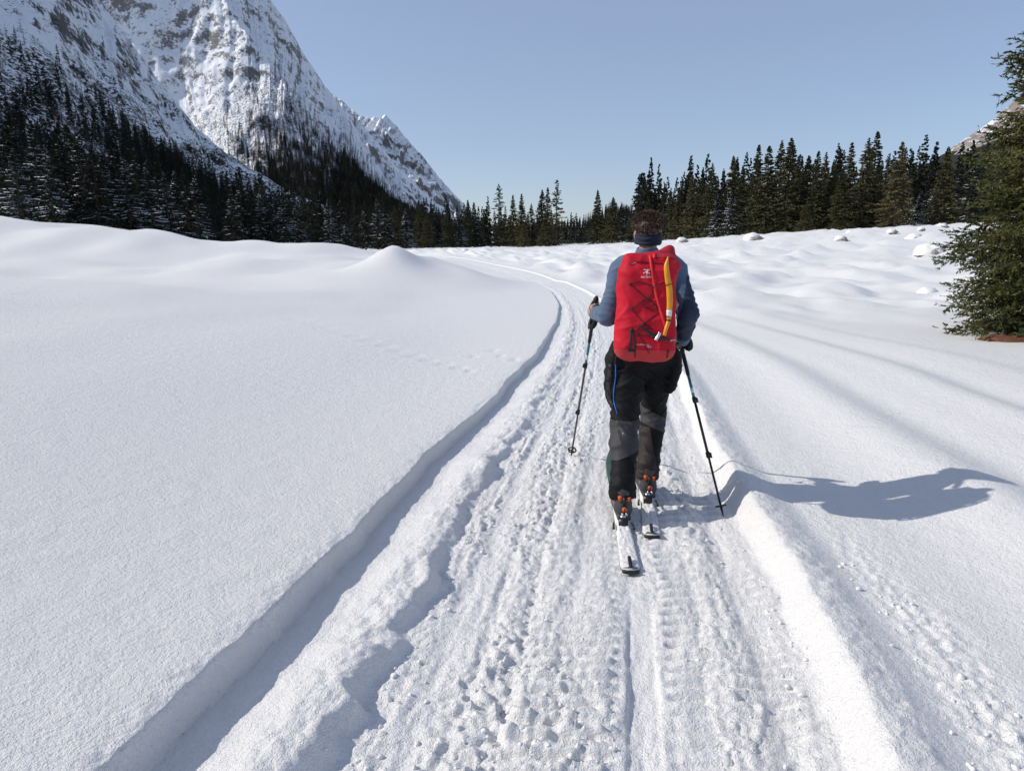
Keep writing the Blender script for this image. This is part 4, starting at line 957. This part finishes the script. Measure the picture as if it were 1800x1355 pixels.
# --- trousers
f = Field((.50, 3.95, .08), (1.18, 5.0, 1.12), .006)
f.ell((.835, 4.48, .96), (.185, .145, .15), .05)
f.cap(hipL, hipL * .5 + kneL * .5, .114, .102, .05); f.cap(hipL * .5 + kneL * .5, kneL, .102, .078, .03); f.cap(kneL, kneL * .7 + ankL * .3, .076, .082, .03); f.cap(kneL * .7 + ankL * .3, ankL, .082, .066, .03); f.cap(ankL + [0, 0, .08], ankL - [0, .02, .06], .072, .076, .02)
f.cap(hipR, hipR * .5 + kneR * .5, .114, .098, .05); f.cap(hipR * .5 + kneR * .5, kneR, .098, .076, .03); f.cap(kneR, kneR * .7 + ankR * .3, .072, .076, .03); f.cap(kneR * .7 + ankR * .3, ankR, .076, .064, .03); f.cap(ankR + [0, 0, .08], ankR - [0, .02, .06], .070, .074, .02)
f.ell((.628, 4.42, .80), (.042, .08, .155), .03); f.ell((.640, 4.42, .93), (.04, .07, .07), .03); f.ell((1.03, 4.47, .88), (.050, .085, .12), .03); f.ell((1.01, 4.47, .76), (.035, .07, .06), .03)
f.put(lambda x, y, z: (z - .158 - .010 * np.sin(x * 30)) + 0 * y, (.4, 3.9, .0), (1.2, 5, .18), .004, 'cut')
def tw(x, y, z):
    w1 = pn3(x * 7, y * 7, z * 7, 81)
    d = .006 * pn3(x * 9 + 3 * z, y * 9, z * 14 + 4 * x, 82) + .003 * pn3(x * 22 + 5 * z, y * 22, z * 30, 83) - .008 * np.maximum(1 - np.abs(pn3(x * 5 + 4 * z, y * 6, z * 11 + 5 * x, 84)) * 2.6, 0)**4
    for kn, sg in ((kneL, 1), (kneR, -1)):
        d = d - .009 * np.maximum(np.sin((z + sg * .55 * x) * 85 + 4 * w1), 0)**3 * np.exp(-((z - kn[2] - .03) / .10)**2 - ((x - kn[0]) / .13)**2)
        d = d - .009 * np.maximum(np.sin((z - sg * .8 * x) * 60 + 4 * w1), 0)**3 * np.exp(-((z - .79) / .11)**2 - ((x - kn[0]) / .12)**2)
        d = d - .007 * np.maximum(np.sin((z + sg * .3 * x) * 120 + 3 * w1), 0)**3 * np.exp(-((z - .21) / .05)**2 - ((x - kn[0]) / .16)**2)
    return d
f.warp(tw)
V, F = f.mesh(); V = smooth_verts(V, F, 1); trV, trF = V, F
tr = part('trousers', V, F, M_TROUS, PER)
xm = .825
Lside = [((xm, 4.4, .5), (1, 0.05, 0))]; Rside = [((xm + .0, 4.4, .5), (-1, -.05, 0))]
part('knee_patch', *patch(V, F, Lside + [((0, 0, .565), (0, 0, 1)), ((.72, 4.3, .385), (.35, 0, -1))], .004), M_GREY, tr)
part('knee_patch', *patch(V, F, Rside + [((.93, 4.6, .56), (.5, 0, 1)), ((.93, 4.6, .46), (-.45, 0, -1))], .004), M_GREY, tr)
part('inner_gusset', *patch(V, F, Lside + [((.732, 4.3, .3), (-1, .0, 0)), ((.75, 4.3, .335), (.25, 0, 1))], .004), M_BROWN, tr)
part('inner_gusset', *patch(V, F, Rside + [((.918, 4.6, .3), (1, 0, .12)), ((0, 0, .47), (0, 0, 1))], .004), M_BROWN, tr)
TB = BVHTree.FromPolygons([tuple(v) for v in V], [tuple(q) for q in F])
def on(bvh, px, py, off=.003, fallback=4.3):
    d = Vector(ray(px, py)).normalized(); loc, nn, i, dist = bvh.ray_cast(Vector((0, 0, CAMH)), d)
    if loc is None: return at(px, py, fallback), -np.array(d)
    nn = nn if nn.dot(d) < 0 else -nn
    return np.array(loc + nn * off), np.array(nn)
def cord(bvh, pts, r, n=None, off=.003, sides=6, fallback=4.3):
    pts = np.array(pts, float); n = n or max(6, int(np.linalg.norm(np.diff(pts, axis=0), axis=1).sum() / 3))
    q = bez(pts, n) if len(pts) > 2 else np.linspace(pts[0], pts[-1], n)
    P = np.array([on(bvh, a, b, off, fallback)[0] for a, b in q]); 
    for _ in range(2): P[1:-1] = .5 * P[1:-1] + .25 * (P[2:] + P[:-2])
    return tube(P, r, sides)
def strap(bvh, pts, wpx, off=.004, thick=.002, fallback=4.3):
    pts = np.array(pts, float); n = max(8, int(np.linalg.norm(np.diff(pts, axis=0), axis=1).sum() / 4)); q = bez(pts, n) if len(pts) > 2 else np.linspace(pts[0], pts[-1], n)
    t = np.gradient(q, axis=0); t /= np.linalg.norm(t, axis=1)[:, None]; nrm = np.stack([-t[:, 1], t[:, 0]], 1) * wpx / 2; rings = []
    for c, m in zip(q, nrm):
        a, na = on(bvh, *(c + m), off, fallback); b, nb_ = on(bvh, *(c - m), off, fallback); nn = (na + nb_); nn /= np.linalg.norm(nn) + 1e-9
        rings.append([a, b, b - nn * thick, a - nn * thick])
    R0 = np.array(rings)
    for _ in range(2): R0[1:-1] = .5 * R0[1:-1] + .25 * (R0[2:] + R0[:-2])
    return loft(R0)
part('vent_zip', *cord(TB, [(1081, 634), (1082, 660), (1079, 690), (1081, 712), (1086, 728)], .0035, off=.003), M_BLUE, tr)
part('vent_flap', *strap(TB, [(1073, 640), (1071, 665), (1070, 690), (1076, 716)], 7, off=.003), M_BLACK, tr)
def emblem(polys, c, ex, ey, sc, nn, bvh=None):
    V, F, o = [], [], 0
    for p in polys:
        for a, b in p: V.append(np.array(c) + ex * a * sc + ey * b * sc)
        F.append(list(range(o, o + len(p)))); o += len(p)
    if bvh is not None:
        V2 = []
        for v in V:
            loc, n2, i, dd = bvh.find_nearest(Vector(v)); V2.append(np.array(loc) + np.array(nn) * .0035)
        V = V2
    me = bpy.data.meshes.new('emblem'); return V, F
BIRD = [[(-1, .55), (-.55, .75), (-.3, .45), (-.55, .4)], [(-.3, .45), (-.05, .6), (.1, .3), (-.15, .15)], [(.0, .5), (.3, .85), (.42, .75), (.2, .35)], [(.1, .3), (.6, .55), (.95, .9), (1., .75), (.65, .3), (.25, .1)],
        [(-.15, .15), (.2, .2), (.35, -.15), (.0, -.2)], [(-.15, .1), (-.75, -.1), (-.8, -.25), (-.1, -.1)], [(-.75, -.1), (-.95, -.45), (-.8, -.5), (-.62, -.18)], [(.2, -.1), (.75, -.25), (1.0, -.55), (.85, -.6), (.6, -.4), (.15, -.25)], [(.0, -.2), (.2, -.2), (.1, -.75), (-.05, -.7)]]
def flat_part(name, VF, m, root):
    V, F = VF; by = {}
    for q in F: by.setdefault(len(q), []).append(q)
    return part(name, V, [np.array(v) for v in by.values()], m, root, False)
c, n = on(TB, 1097, 761, .004); flat_part('printed_logo', emblem(BIRD, c, np.array([1., 0, 0]), np.array([0, 0, 1.]), .017, n, TB), M_WHITE, tr)

# --- headband, hair
th = np.arange(72) * 2 * np.pi / 72; rings = []
def hb(zr, k): 
    z = -.062 + .070 * zr; fold = .0025 * np.sin(zr * 15 + 2.2 * np.sin(th * 2) + th) + .003 * np.sin(zr * np.pi)
    tilt = .012 * np.sin(th)                                        # lower at the nape
    return np.stack([hd[0] + (.083 + fold - k) * np.cos(th), hd[1] - .004 + (.103 + fold - k) * np.sin(th), hd[2] + z + tilt + .0 * th], 1)
rings = [hb(q, 0) for q in np.linspace(0, 1, 16)] + [hb(q, .006) for q in (1, .5, 0)] + [hb(0, 0)]
fix_normals(part('headband', *loft(rings, False), M_BAND, PER))
r = np.random.RandomState(9)
f = Field(hd - [.13, .15, .02], hd + [.13, .15, .16], .006)
f.ell(hd + [0, -.008, .050], (.092, .107, .076), .02); f.warp(lambda x, y, z: .010 * pn3(x * 38, y * 38, z * 38, 91) + .006 * pn3(x * 80, y * 80, z * 80, 92))
f.put(lambda x, y, z: (z - (hd[2] + .002 + .12 * (y - hd[1]))) + 0 * x, hd - [.2, .2, .1], hd + [.2, .2, .03], .004, 'cut')
hair = part('hair', *f.mesh(), M_HAIR, PER)
rib = []; ns = 5200
d = r.normal(size=(ns, 3)); d /= np.linalg.norm(d, axis=1)[:, None]; d[:, 2] = np.where(d[:, 2] < -.30, -d[:, 2], d[:, 2])
P0 = hd + [0, -.008, .050] + d * np.array([.088, .103, .074])
Vh = []; m = 6
flow = np.stack([.5 * pn3(P0[:, 0] * 22, P0[:, 1] * 22, P0[:, 2] * 22, 93), .5 * pn3(P0[:, 0] * 22 + 9, P0[:, 1] * 22, P0[:, 2] * 22, 94), .5 * pn3(P0[:, 0] * 22, P0[:, 1] * 22 + 9, P0[:, 2] * 22, 95)], 1) * 2.6
dr = d * .45 + flow + r.normal(size=(ns, 3)) * .25 + [0, 0, .05]; dr /= np.linalg.norm(dr, axis=1)[:, None]
curl = np.cross(dr, flow + r.normal(size=(ns, 3)) * .4); curl /= np.linalg.norm(curl, axis=1)[:, None] + 1e-6
ln = r.uniform(.018, .042, ns); pos = P0.copy(); w0 = np.cross(dr, r.normal(size=(ns, 3))); w0 /= np.linalg.norm(w0, axis=1)[:, None]
for k in range(m):
    w = w0 * (.0016 * (1 - (k / (m - 1))**2) + .0003); Vh.append(np.stack([pos + w, pos - w], 1)); pos = pos + dr * (ln / (m - 1))[:, None]; dr = dr + curl * .42; dr /= np.linalg.norm(dr, axis=1)[:, None]
Vh = np.stack(Vh, 1).reshape(-1, 3); i0 = np.arange(ns)[:, None] * (2 * m) + np.arange(m - 1)[None] * 2
Fh = np.stack([i0, i0 + 1, i0 + 3, i0 + 2], -1).reshape(-1, 4)
o = part('hair_strands', Vh, Fh, M_HAIR, hair); o['kind'] = 'stuff'
# nape hair below the band
# --- boots
def boot(ank, name, lab):
    f = Field(ank - [.10, .17, .17], ank + [.10, .25, .16], .005)
    z0 = GZ0 + .062
    f.cap((ank[0], ank[1] - .055, z0 + .050), (ank[0], ank[1] + .17, z0 + .040), .046, .040, .02, (1, 1, 1)); f.cap((ank[0], ank[1] - .042, z0 + .05), (ank[0], ank[1] - .032, z0 + .15), .050, .052, .03); f.cap((ank[0], ank[1] + .02, z0 + .1), (ank[0], ank[1] + .02, z0 + .16), .050, .052, .03)
    f.rbox((ank[0], ank[1] + .05, z0 + .008), (1, 0, 0), (0, 1, 0), (0, 0, 1), (.040, .155, .016), .010, .006)
    V, F = f.mesh(); b = part('boot', V, F, M_BOOT, PER); b['label'] = lab
    B = BVHTree.FromPolygons([tuple(v) for v in V], [tuple(q) for q in F])
    def back(dx, z): 
        loc, nn, i, dd = B.ray_cast(Vector((ank[0] + dx, ank[1] - .5, z)), Vector((0, 1, 0))); return np.array(loc) if loc else np.array([ank[0] + dx, ank[1] - .1, z])
    for dx, z, rr in ((-.024, z0 + .125, .015), (.024, z0 + .120, .013)):
        p = back(dx, z); part('buckle', *box(p - [0, .003, 0], (rr * .75, 0, .002), (0, .006, 0), (.003 * np.sign(dx), 0, rr * .95)), M_ORANGE, b, False)
    p = back(.0, z0 + .062); part('heel_dial', *blob(p, (.015, .008, .015), 2, 14, 8, .06), M_ORANGE, b)
    part('dial_slot', *box(p - [0, .008, 0], (.003, 0, 0), (0, .002, 0), (0, 0, .010)), M_RUB, b, False)
    part('walk_lever', *box(back(0, z0 + .108) - [0, .008, 0], (.010, 0, 0), (0, .006, 0), (0, 0, .026)), M_RUB, b, False)
    for s in (-1, 1): part('side_stripe', *blob((ank[0] + s * .046, ank[1] - .03, z0 + .075), (.008, .03, .018), 4, 12, 8, .1), M_ORANGE, b)
    for k, dx in ((0, -.012), (1, .012)): part('heel_fitting', *box(back(dx, z0 + .028) - [0, .006, 0], (.005, 0, 0), (0, .006, 0), (0, 0, .014)), M_STEEL, b, False)
boot(ankL, 'boot', 'grey ski touring boot with orange buckles under the left trouser leg'); boot(ankR, 'boot', 'grey ski touring boot with orange dial under the right trouser leg')

# ------------------------------------------------------------------ skis
def ski(ank, tail, lab, L=1.80):
    tail = np.array([tail[0], tail[1], GZ0 + .012]); d = np.array([ank[0] - tail[0], ank[1] - tail[1], 0]); d /= np.linalg.norm(d); sd = np.array([d[1], -d[0], 0]); up = np.array([0, 0, 1.])
    root = empty('touring_ski', tail + d * (L * .45), lab, 'ski', 'touring skis')
    t = np.linspace(0, 1, 70); hw = .050 - .011 * np.sin(t * np.pi)**1.0 + .006 * t; hw *= np.sqrt(np.clip(t / .020, .25, 1)) * np.sqrt(np.clip((1 - t) / .07, .03, 1))
    zc = .16 * sst(.84, 1.06, t)**1.3 + .012 * (1 - sst(0, .06, t)) + .004
    def plank(dz, th, k, t0=0, t1=1):
        rr = []
        for q, h_, z_ in zip(t, hw, zc):
            if q < t0 or q > t1: continue
            c = tail + d * L * q + up * (z_ + dz); rr.append([c + sd * h_ * k, c + sd * h_ * k * .93 + up * th, c - sd * h_ * k * .93 + up * th, c - sd * h_ * k])
        return loft(rr)
    fix_normals(part('core', *plank(.0, .012, 1.0), M_SKI, root, False)); fix_normals(part('climbing_skin', *plank(-.004, .004, 1.02), M_SKIN_B, root, False))
    fix_normals(part('tip_sheet', *plank(.0125, .0015, .97, .66, 1.0), M_SKIG, root, False))
    # snow lying on the tail and around the boot
    tt = np.linspace(.012, .60, 120); ww = np.linspace(-1, 1, 15); P = np.zeros((len(tt), 15, 3))
    for i, q in enumerate(tt):
        h_ = np.interp(q, t, hw); z_ = np.interp(q, t, zc)
        nz = pn2(q * 60 + ank[0] * 9, ww * 2.2, 97) + .6 * pn2(q * 150, ww * 5 + ank[0] * 9, 98); th = (.007 + .006 * nz + .016 * np.exp(-((q - .33) / .07)**2)) * (1 - np.abs(ww)**6)
        P[i] = tail + d * L * q + sd * (ww * h_ * 1.0)[:, None] + up * (z_ + .0125 + np.maximum(th, -.003))[:, None]
    part('lying_snow', P.reshape(-1, 3), grid_faces(*P.shape[:2])[:, ::-1], M_POWDER, root)
    # tail clip of the skin
    c = tail + d * .075 + up * .038
    part('tail_clip', *loft([[c + d * q + sd * .010 * w + up * (.004 * a), c + d * q + sd * .008 * w + up * .010 * a, c + d * q - sd * .008 * w + up * .010 * a, c + d * q - sd * .010 * w + up * .004 * a] for q, w, a in ((-.07, .9, .2), (-.05, 1, .8), (0, 1.05, 1.0), (.045, .95, .9), (.062, .5, .5))]), M_RUB, root, False)
    e_ = tail + up * .010
    part('tail_hook', *loft([[e_ + d * q + sd * .045 * w, e_ + d * q + sd * .045 * w + up * .016, e_ + d * q - sd * .045 * w + up * .016, e_ + d * q - sd * .045 * w] for q, w in ((-.010, .5), (-.004, .85), (.006, 1.0))]), M_RUB, root, False)
    # binding
    a = np.array([ank[0], ank[1], tail[2] + .018])
    part('heel_piece', *box(a - d * .135 + up * .028, sd * .026, d * .030, up * .026), M_DSTEEL, root, False); part('heel_pins', *box(a - d * .118 + up * .06, sd * .014, d * .020, up * .006), M_STEEL, root, False)
    part('toe_piece', *box(a + d * .20 + up * .025, sd * .030, d * .035, up * .022), M_DSTEEL, root, False)
    for s in (-1, 1): part('brake_arm', *tube([a - d * .10 + sd * s * .052 + up * .012, a - d * .17 + sd * s * .058 + up * .02, a - d * .20 + sd * s * .058 + up * .016], [.005, .006, .008], 6), M_RUB, root)
tl1, tl2 = gnd(1109, 1008, GZ0 + .02), gnd(1146, 946, GZ0 + .02)
ski(ankL, tl1, 'nearer ski with its snowy tail toward the camera, under the left boot'); ski(ankR, tl2, 'farther ski under the right boot, tail clip beside the other ski')

# ------------------------------------------------------------------ poles
def pole(tip, hand, ax, lab, upper, side, strap_pts):
    L = np.linalg.norm(hand - tip); root = empty('trekking_pole', tip, lab, 'ski pole', 'adjustable ski poles'); P = lambda q: tip + ax * L * q
    part('grip', *tube([P(.93), P(.95), P(.99), P(1.03), P(1.06), P(1.075)], [.012, .016, .0145, .0165, .019, .010], 12), M_RUB, root)
    part('upper_grip_sleeve', *tube([P(.80), P(.81), P(.925), P(.935)], [.0105, .0125, .0135, .012], 10), M_RUB, root)
    part('upper_shaft', *tube([P(.66), P(.80)], .0095, 10), M_TEAL, root); part('white_ring', *tube([P(.695), P(.725)], .0098, 10), M_WHITE, root)
    part('middle_shaft', *tube([P(.33), P(.67)], .0085, 10), upper, root); part('lower_shaft', *tube([P(.045), P(.34)], .0072, 10), upper, root)
    for q in (.655, .335): 
        c = part('lock_clamp', *tube([P(q - .018), P(q - .012), P(q + .012), P(q + .018)], [.010, .014, .014, .010], 10), M_RUB, root)
        part('lock_lever', *box(P(q) + np.array([side * .014, -.006, 0]), (.007, 0, 0), (0, .006, 0), ax * .016), M_RUB, c, False)
    part('tip_cone', *tube([P(-.008), P(0.015), P(.05)], [.003, .006, .0085], 8), M_DSTEEL, root)
    a = np.arange(20) * 2 * np.pi / 20; u = np.cross(ax, [0, 1, 0]); u /= np.linalg.norm(u); v = np.cross(u, ax); c = P(.05)
    ring = [[c + u * math.cos(q) * (.030 + .006 * math.cos(k)) + v * math.sin(q) * (.030 + .006 * math.cos(k)) + ax * .005 * math.sin(k) for q in a] for k in np.linspace(0, 2 * np.pi, 9)]
    bk = part('basket', *loft(ring, False), M_RUB, root)
    for q in (0, 2.1, 4.2): part('basket_spoke', *tube([c, c + (u * math.cos(q) + v * math.sin(q)) * .028], .005, 6), M_RUB, bk)
    q = bez(np.array(strap_pts), 24); t = np.gradient(q, axis=0); t /= np.linalg.norm(t, axis=1)[:, None]
    wv = np.cross(t, [0, 1, 0]); wv = np.where(np.linalg.norm(wv, axis=1)[:, None] < .15, np.array([1., 0, 0]), wv); wv /= np.linalg.norm(wv, axis=1)[:, None]
    w = .017; n3 = np.cross(t, wv)
    part('wrist_strap', *loft([[a_ + b_ * w + c_ * .0015, a_ - b_ * w + c_ * .0015, a_ - b_ * w - c_ * .0015, a_ + b_ * w - c_ * .0015] for a_, b_, c_ in zip(q, wv, n3)]), M_BLACK, root)
    return root
pole(tipL, haL, axL, 'pole in the left hand, planted ahead on the track', M_ALU, -1, [haL + axL * .07, haL + np.array([-.022, -.035, .02]), at(1047, 558, 4.70), at(1042, 574, 4.70), at(1038, 576, 4.72), at(1041, 560, 4.76), haL + axL * .065 + [-.01, 0, 0]])
pole(tipR, haR, axR, 'pole in the right hand, its basket beside the right track wall', M_BLKPOLE, 1, [haR + axR * .06, at(1206, 592, 4.60), at(1213, 602, 4.58), at(1212, 613, 4.58), at(1206, 610, 4.6), at(1203, 600, 4.62), haR + axR * .055])

# ------------------------------------------------------------------ backpack
PB = np.array([.795, 4.235, 1.265]); yaw = R(-10); lean = R(7)
pu = np.array([math.cos(yaw), math.sin(yaw), 0]); pf = np.array([-math.sin(yaw), math.cos(yaw), 0]); pw = np.array([0, 0, 1.]) * math.cos(lean) + pf * math.sin(lean); pv = np.cross(pw, pu)
BP = empty('backpack', PB - pw * .34, 'tall red climbing backpack laced with black cord on the walker\'s back', 'backpack')
f = Field(PB - [.27, .25, .45], PB + [.27, .30, .46], .0055)
f.rbox(PB - pw * .015, pu, pv, pw, (.172, .125, .290), .085, .02, taper=.02)
f.rbox(PB - pw * .155 - pv * .012, pu, pv, pw, (.165, .118, .150), .09, .03)
f.rbox(PB + pw * .235 + pu * .006 - pv * .004, pu, pv, pw, (.150, .10, .075), .05, .03)
top_r = PB + pu * .128 + pw * .345 + pv * .02
f.cap(PB + pu * .02 + pw * .280, top_r, .036, .022, .03); f.cap(top_r, PB + pu * .146 + pw * .25, .022, .04, .03)
f.cap(PB - pu * .10 + pw * .265, PB + pu * .05 + pw * .285, .036, .036, .03)
def bw_(x, y, z):
    A = (x - PB[0]) * pu[0] + (y - PB[1]) * pu[1]; C = z - PB[2]
    d = .006 * pn3(x * 9, y * 9, z * 14 + 5 * x, 101) + .003 * pn3(x * 20 + 6 * z, y * 20, z * 26, 102) - .006 * np.maximum(1 - np.abs(pn3(x * 6 + 3 * z, y * 6, z * 8 - 4 * x, 105)) * 2.4, 0)**3
    d = d - .008 * np.maximum(np.sin((z + .35 * x) * 75 + 4 * pn3(x * 6, y * 6, z * 6, 103)), 0)**2 * np.exp(-((C - .27) / .06)**2)
    d = d - .005 * np.maximum(np.sin((z - .25 * x) * 85 + 5 * pn3(x * 6, y * 6, z * 6, 104)), 0)**2 * np.exp(-((C + .16) / .12)**2 - ((A + .1) / .08)**2)
    return d
f.warp(bw_)
V, F = f.mesh(); V = smooth_verts(V, F, 1)
bag = part('bag', V, F, M_RED, BP)
KB = BVHTree.FromPolygons([tuple(v) for v in V], [tuple(q) for q in F])
part('bottom_panel', *patch(V, F, [(PB - pw * .245, pw)], .002), M_RED_L, BP)
part('roll_top_panel', *patch(V, F, [(PB + pw * .285 + pu * .04, -pw), (PB + pu * .035, -pu)], .002), mat('dark_red_ripstop', (.40, .012, .025), .5, .1, 10, .3, 90, .002), BP)
K = lambda a, b: (1080 + a / 6.45, 430 + b / 6.45)     # photo detail crop to photo pixels
lace = [[K(180, 450), K(240, 428), K(330, 432), K(430, 475)], [K(180, 450), K(340, 590), K(500, 715)], [K(430, 478), K(430, 565)], [K(430, 570), K(300, 650), K(195, 735)], [K(195, 740), K(330, 880), K(435, 965)], [K(495, 768), K(360, 875), K(230, 985)], [K(235, 1030), K(430, 1032)], [K(262, 985), K(320, 1100), K(400, 1235)], [K(460, 470), K(520, 435), K(620, 440)]]
for i, p in enumerate(lace): part('lace_cord', *cord(KB, p, .0024), M_CORD, BP)
for cx_, cy_, rr in ((375, 670, 58), (420, 690, 60)):
    q = [K(cx_ + rr * math.cos(t_) * .95, cy_ + rr * math.sin(t_)) for t_ in np.linspace(.5, 5.6, 14)]; part('cord_loop', *cord(KB, q, .0017), M_CORD, BP)
for a, b in ((178, 448), (198, 725), (432, 478), (480, 720), (215, 985), (335, 895)):
    c, n = on(KB, *K(a, b), .003); part('cord_eyelet', *blob(c, (.008, .006, .007), a, 10, 7, .1), M_RUB, BP)
part('axe_strap', *strap(KB, [K(405, 130), K(425, 290), K(448, 440), K(470, 560), K(520, 740), K(585, 960)], 4.6, .006), M_RED_S, BP)
part('strap_loop', *strap(KB, [K(450, 110), K(455, 150)], 5, .007), M_RED_S, BP)
part('zip_line', *cord(KB, [K(170, 218), K(250, 200), K(400, 205), K(545, 215)], .0028), mat('dark_zip', (.10, .01, .015), .6, .1, 20), BP)
part('zip_glint', *strap(KB, [K(182, 216), K(215, 210), K(248, 204)], 1.5, .0035), M_WHITE, BP)
for p, wd in (([K(195, 962), K(190, 1060), K(168, 1190)], 3.6), ([K(205, 985), K(228, 1080), K(232, 1200)], 3.6), ([K(150, 1196), K(225, 1200)], 3.2), ([K(232, 1200), K(236, 1320)], 2.4), ([K(606, 1195), K(585, 1325)], 2.6)): part('compression_strap', *strap(KB, p, wd, .006), M_BLACK, BP)
c, n = on(KB, *K(195, 972), .004); part('strap_buckle', *blob(c, (.010, .008, .014), 5, 12, 8, .1), M_RUB, BP)
# shoulder straps and hip belt
for s, sh in ((-1, shL), (1, shR)):
    a = np.array([.85 + s * .10, 4.44, 1.50]); P = bez([a - [0, .08, .03], a + [0, .05, .055], a + [s * .0, .14, .02], a + [s * .02, .19, -.12], a + [s * .04, .13, -.32], a + [s * .07, .0, -.40]], 22)
    part('shoulder_strap', *tube(P, .018, 8), M_BLACK, BP)
hipb = [np.array([.835 + .215 * math.cos(t_), 4.48 + .170 * math.sin(t_), 1.01 - .02 * math.sin(t_)]) for t_ in np.linspace(-2.4, 2 * math.pi - 3.9, 40)]
part('hip_belt', *tube(np.array(hipb), .016, 8), M_BLACK, BP)
part('belt_tail', *tube(bez([at(1101, 616, 4.2), at(1092, 618, 4.25), at(1083, 628, 4.30), at(1081, 640, 4.31)], 16), .0055, 6), M_BLACK, BP)
# writing
def text_part(name, s, px, py, height_px, bvh, m, root, ang=0.0, width_px=None):
    cu = bpy.data.curves.new('t', 'FONT'); cu.body = s; cu.align_x = 'CENTER'; cu.align_y = 'CENTER'; cu.size = 1.0; to = bpy.data.objects.new('t', cu); COL.objects.link(to)
    dg = bpy.context.evaluated_depsgraph_get(); me = bpy.data.meshes.new_from_object(to.evaluated_get(dg)); bpy.data.objects.remove(to)
    V = np.array([v.co[:] for v in me.vertices]); F = [list(p.vertices) for p in me.polygons]; bpy.data.meshes.remove(me)
    w = np.ptp(V[:, 0]); h = np.ptp(V[:, 1]); V[:, 0] -= (V[:, 0].max() + V[:, 0].min()) / 2; V[:, 1] -= (V[:, 1].max() + V[:, 1].min()) / 2
    kx = (width_px / w) if width_px else height_px / h; ky = height_px / h
    ca, sa = math.cos(ang), math.sin(ang); out = []
    for a, b in V[:, :2] * [kx, ky]: out.append(on(bvh, px + a * ca + b * sa, py - b * ca + a * sa, .004)[0])
    by = {}
    for q in F: by.setdefault(len(q), []).append(q)
    return part(name, np.array(out), [np.array(v) for v in by.values()], m, root, False)
text_part('maker_lettering', "ARC'TERYX", *K(368, 368), 3.4, KB, M_WHITE, BP, width_px=21.5)
text_part('model_lettering', 'ALPHA FL', *K(325, 1135), 3.0, KB, M_PRINT, BP, .04, width_px=23)
text_part('size_lettering', '45', *K(392, 1157), 3.6, KB, M_PRINT, BP, .04, width_px=8)
c, n = on(KB, *K(367, 312), .004); flat_part('printed_logo', emblem(BIRD, c, pu, pw, .021, n, KB), M_WHITE, BP)

# ------------------------------------------------------------------ ice axe strapped to the pack
c0, n0 = on(KB, *K(600, 500), .004)
AX = empty('ice_axe', c0, 'ice axe with curved yellow shaft strapped head-down to the red backpack', 'ice axe')
def onK(a, b, off): return on(KB, *K(a, b), off)[0]
path = [(603, 150), (583, 250), (592, 360), (602, 460), (612, 560), (613, 680), (606, 780), (600, 860), (575, 950), (560, 1030)]
wd = [1.5, 8.5, 9.6, 10.4, 10.8, 10.6, 9.6, 7.6, 6.4, 6.0]
q = bez(np.array([K(*p) for p in path]), 50); wq = np.interp(np.linspace(0, 1, 50), np.linspace(0, 1, len(wd)), wd)
P = np.array([on(KB, *p, .014)[0] for p in q])
for _ in range(6): P[1:-1] = .5 * P[1:-1] + .25 * (P[2:] + P[:-2])
T = np.gradient(P, axis=0); T /= np.linalg.norm(T, axis=1)[:, None]; nn = -pv if (-pv)[1] < 0 else pv
rings = []
for p, t_, w in zip(P, T, wq):
    sd = np.cross(t_, nn); sd /= np.linalg.norm(sd); hw_ = w / 2 * 4.12 / FPX
    rings.append([p + sd * hw_ * math.cos(k) + nn * .009 * math.sin(k) for k in np.linspace(0, 2 * np.pi, 13)[:-1]])
AXs = fix_normals(part('shaft', *loft(rings), M_YEL, AX))
AB = BVHTree.FromPolygons([tuple(np.array(v)) for r_ in rings for v in r_], [tuple(q_) for q_ in grid_faces(len(rings), 12, True)])
def head(pts, wpx, m, name, off=.018):
    qq = bez(np.array([K(*p) for p in pts]), 18); ww = np.interp(np.linspace(0, 1, 18), np.linspace(0, 1, len(wpx)), wpx); rr = []
    PP = np.array([on(KB, *p, off)[0] for p in qq]); TT = np.gradient(PP, axis=0); TT /= np.linalg.norm(TT, axis=1)[:, None]
    for p, t_, w in zip(PP, TT, ww):
        s_ = np.cross(t_, nn); s_ /= np.linalg.norm(s_); h_ = w / 2 * 4.12 / FPX; rr.append([p + s_ * h_ + nn * .003, p + s_ * h_ - nn * .003, p - s_ * h_ - nn * .003, p - s_ * h_ + nn * .003])
    return fix_normals(part(name, *loft(rr), m, AX, False))
head([(262, 905), (330, 955), (410, 1005), (480, 1045), (540, 1065)], [.6, 4.5, 6.5, 7.5, 6.5], M_DSTEEL, 'pick'); head([(520, 1052), (580, 1072), (620, 1082), (660, 1076)], [6, 5, 3.5, 1.2], M_DSTEEL, 'spike_end')
head([(520, 995), (495, 1040), (465, 1085)], [5.0, 5.2, 4.6], M_STEEL, 'hammer', .024); head([(605, 1084), (660, 1075)], [2.5, 1.2], M_STEEL, 'steel_edge', .024)
def band_(i0, i1, m, name, k=1.06):
    rr = [np.mean(rings[i], 0) + (np.array(rings[i]) - np.mean(rings[i], 0)) * k for i in range(i0, i1)]; return fix_normals(part(name, *loft(rr), m, AX))
band_(33, 38, M_WHITE, 'white_label'); band_(39, 41, M_RUB, 'black_band', 1.1)
text_part('label_lettering', 'PETZL', *K(603, 797), 5.2, AB, M_RUB, AX, R(-86), width_px=10)
part('shaft_cord', *cord(KB, [K(552, 462), K(570, 458)], .002, off=.02), M_CORD, AX); part('cord_wrap', *tube([np.array(v) * 1.0 + nn * .0005 for v in (np.array(rings[17]) - np.mean(rings[17], 0)) * 1.12 + np.mean(rings[17], 0)] , .002, 6), M_CORD, AX)
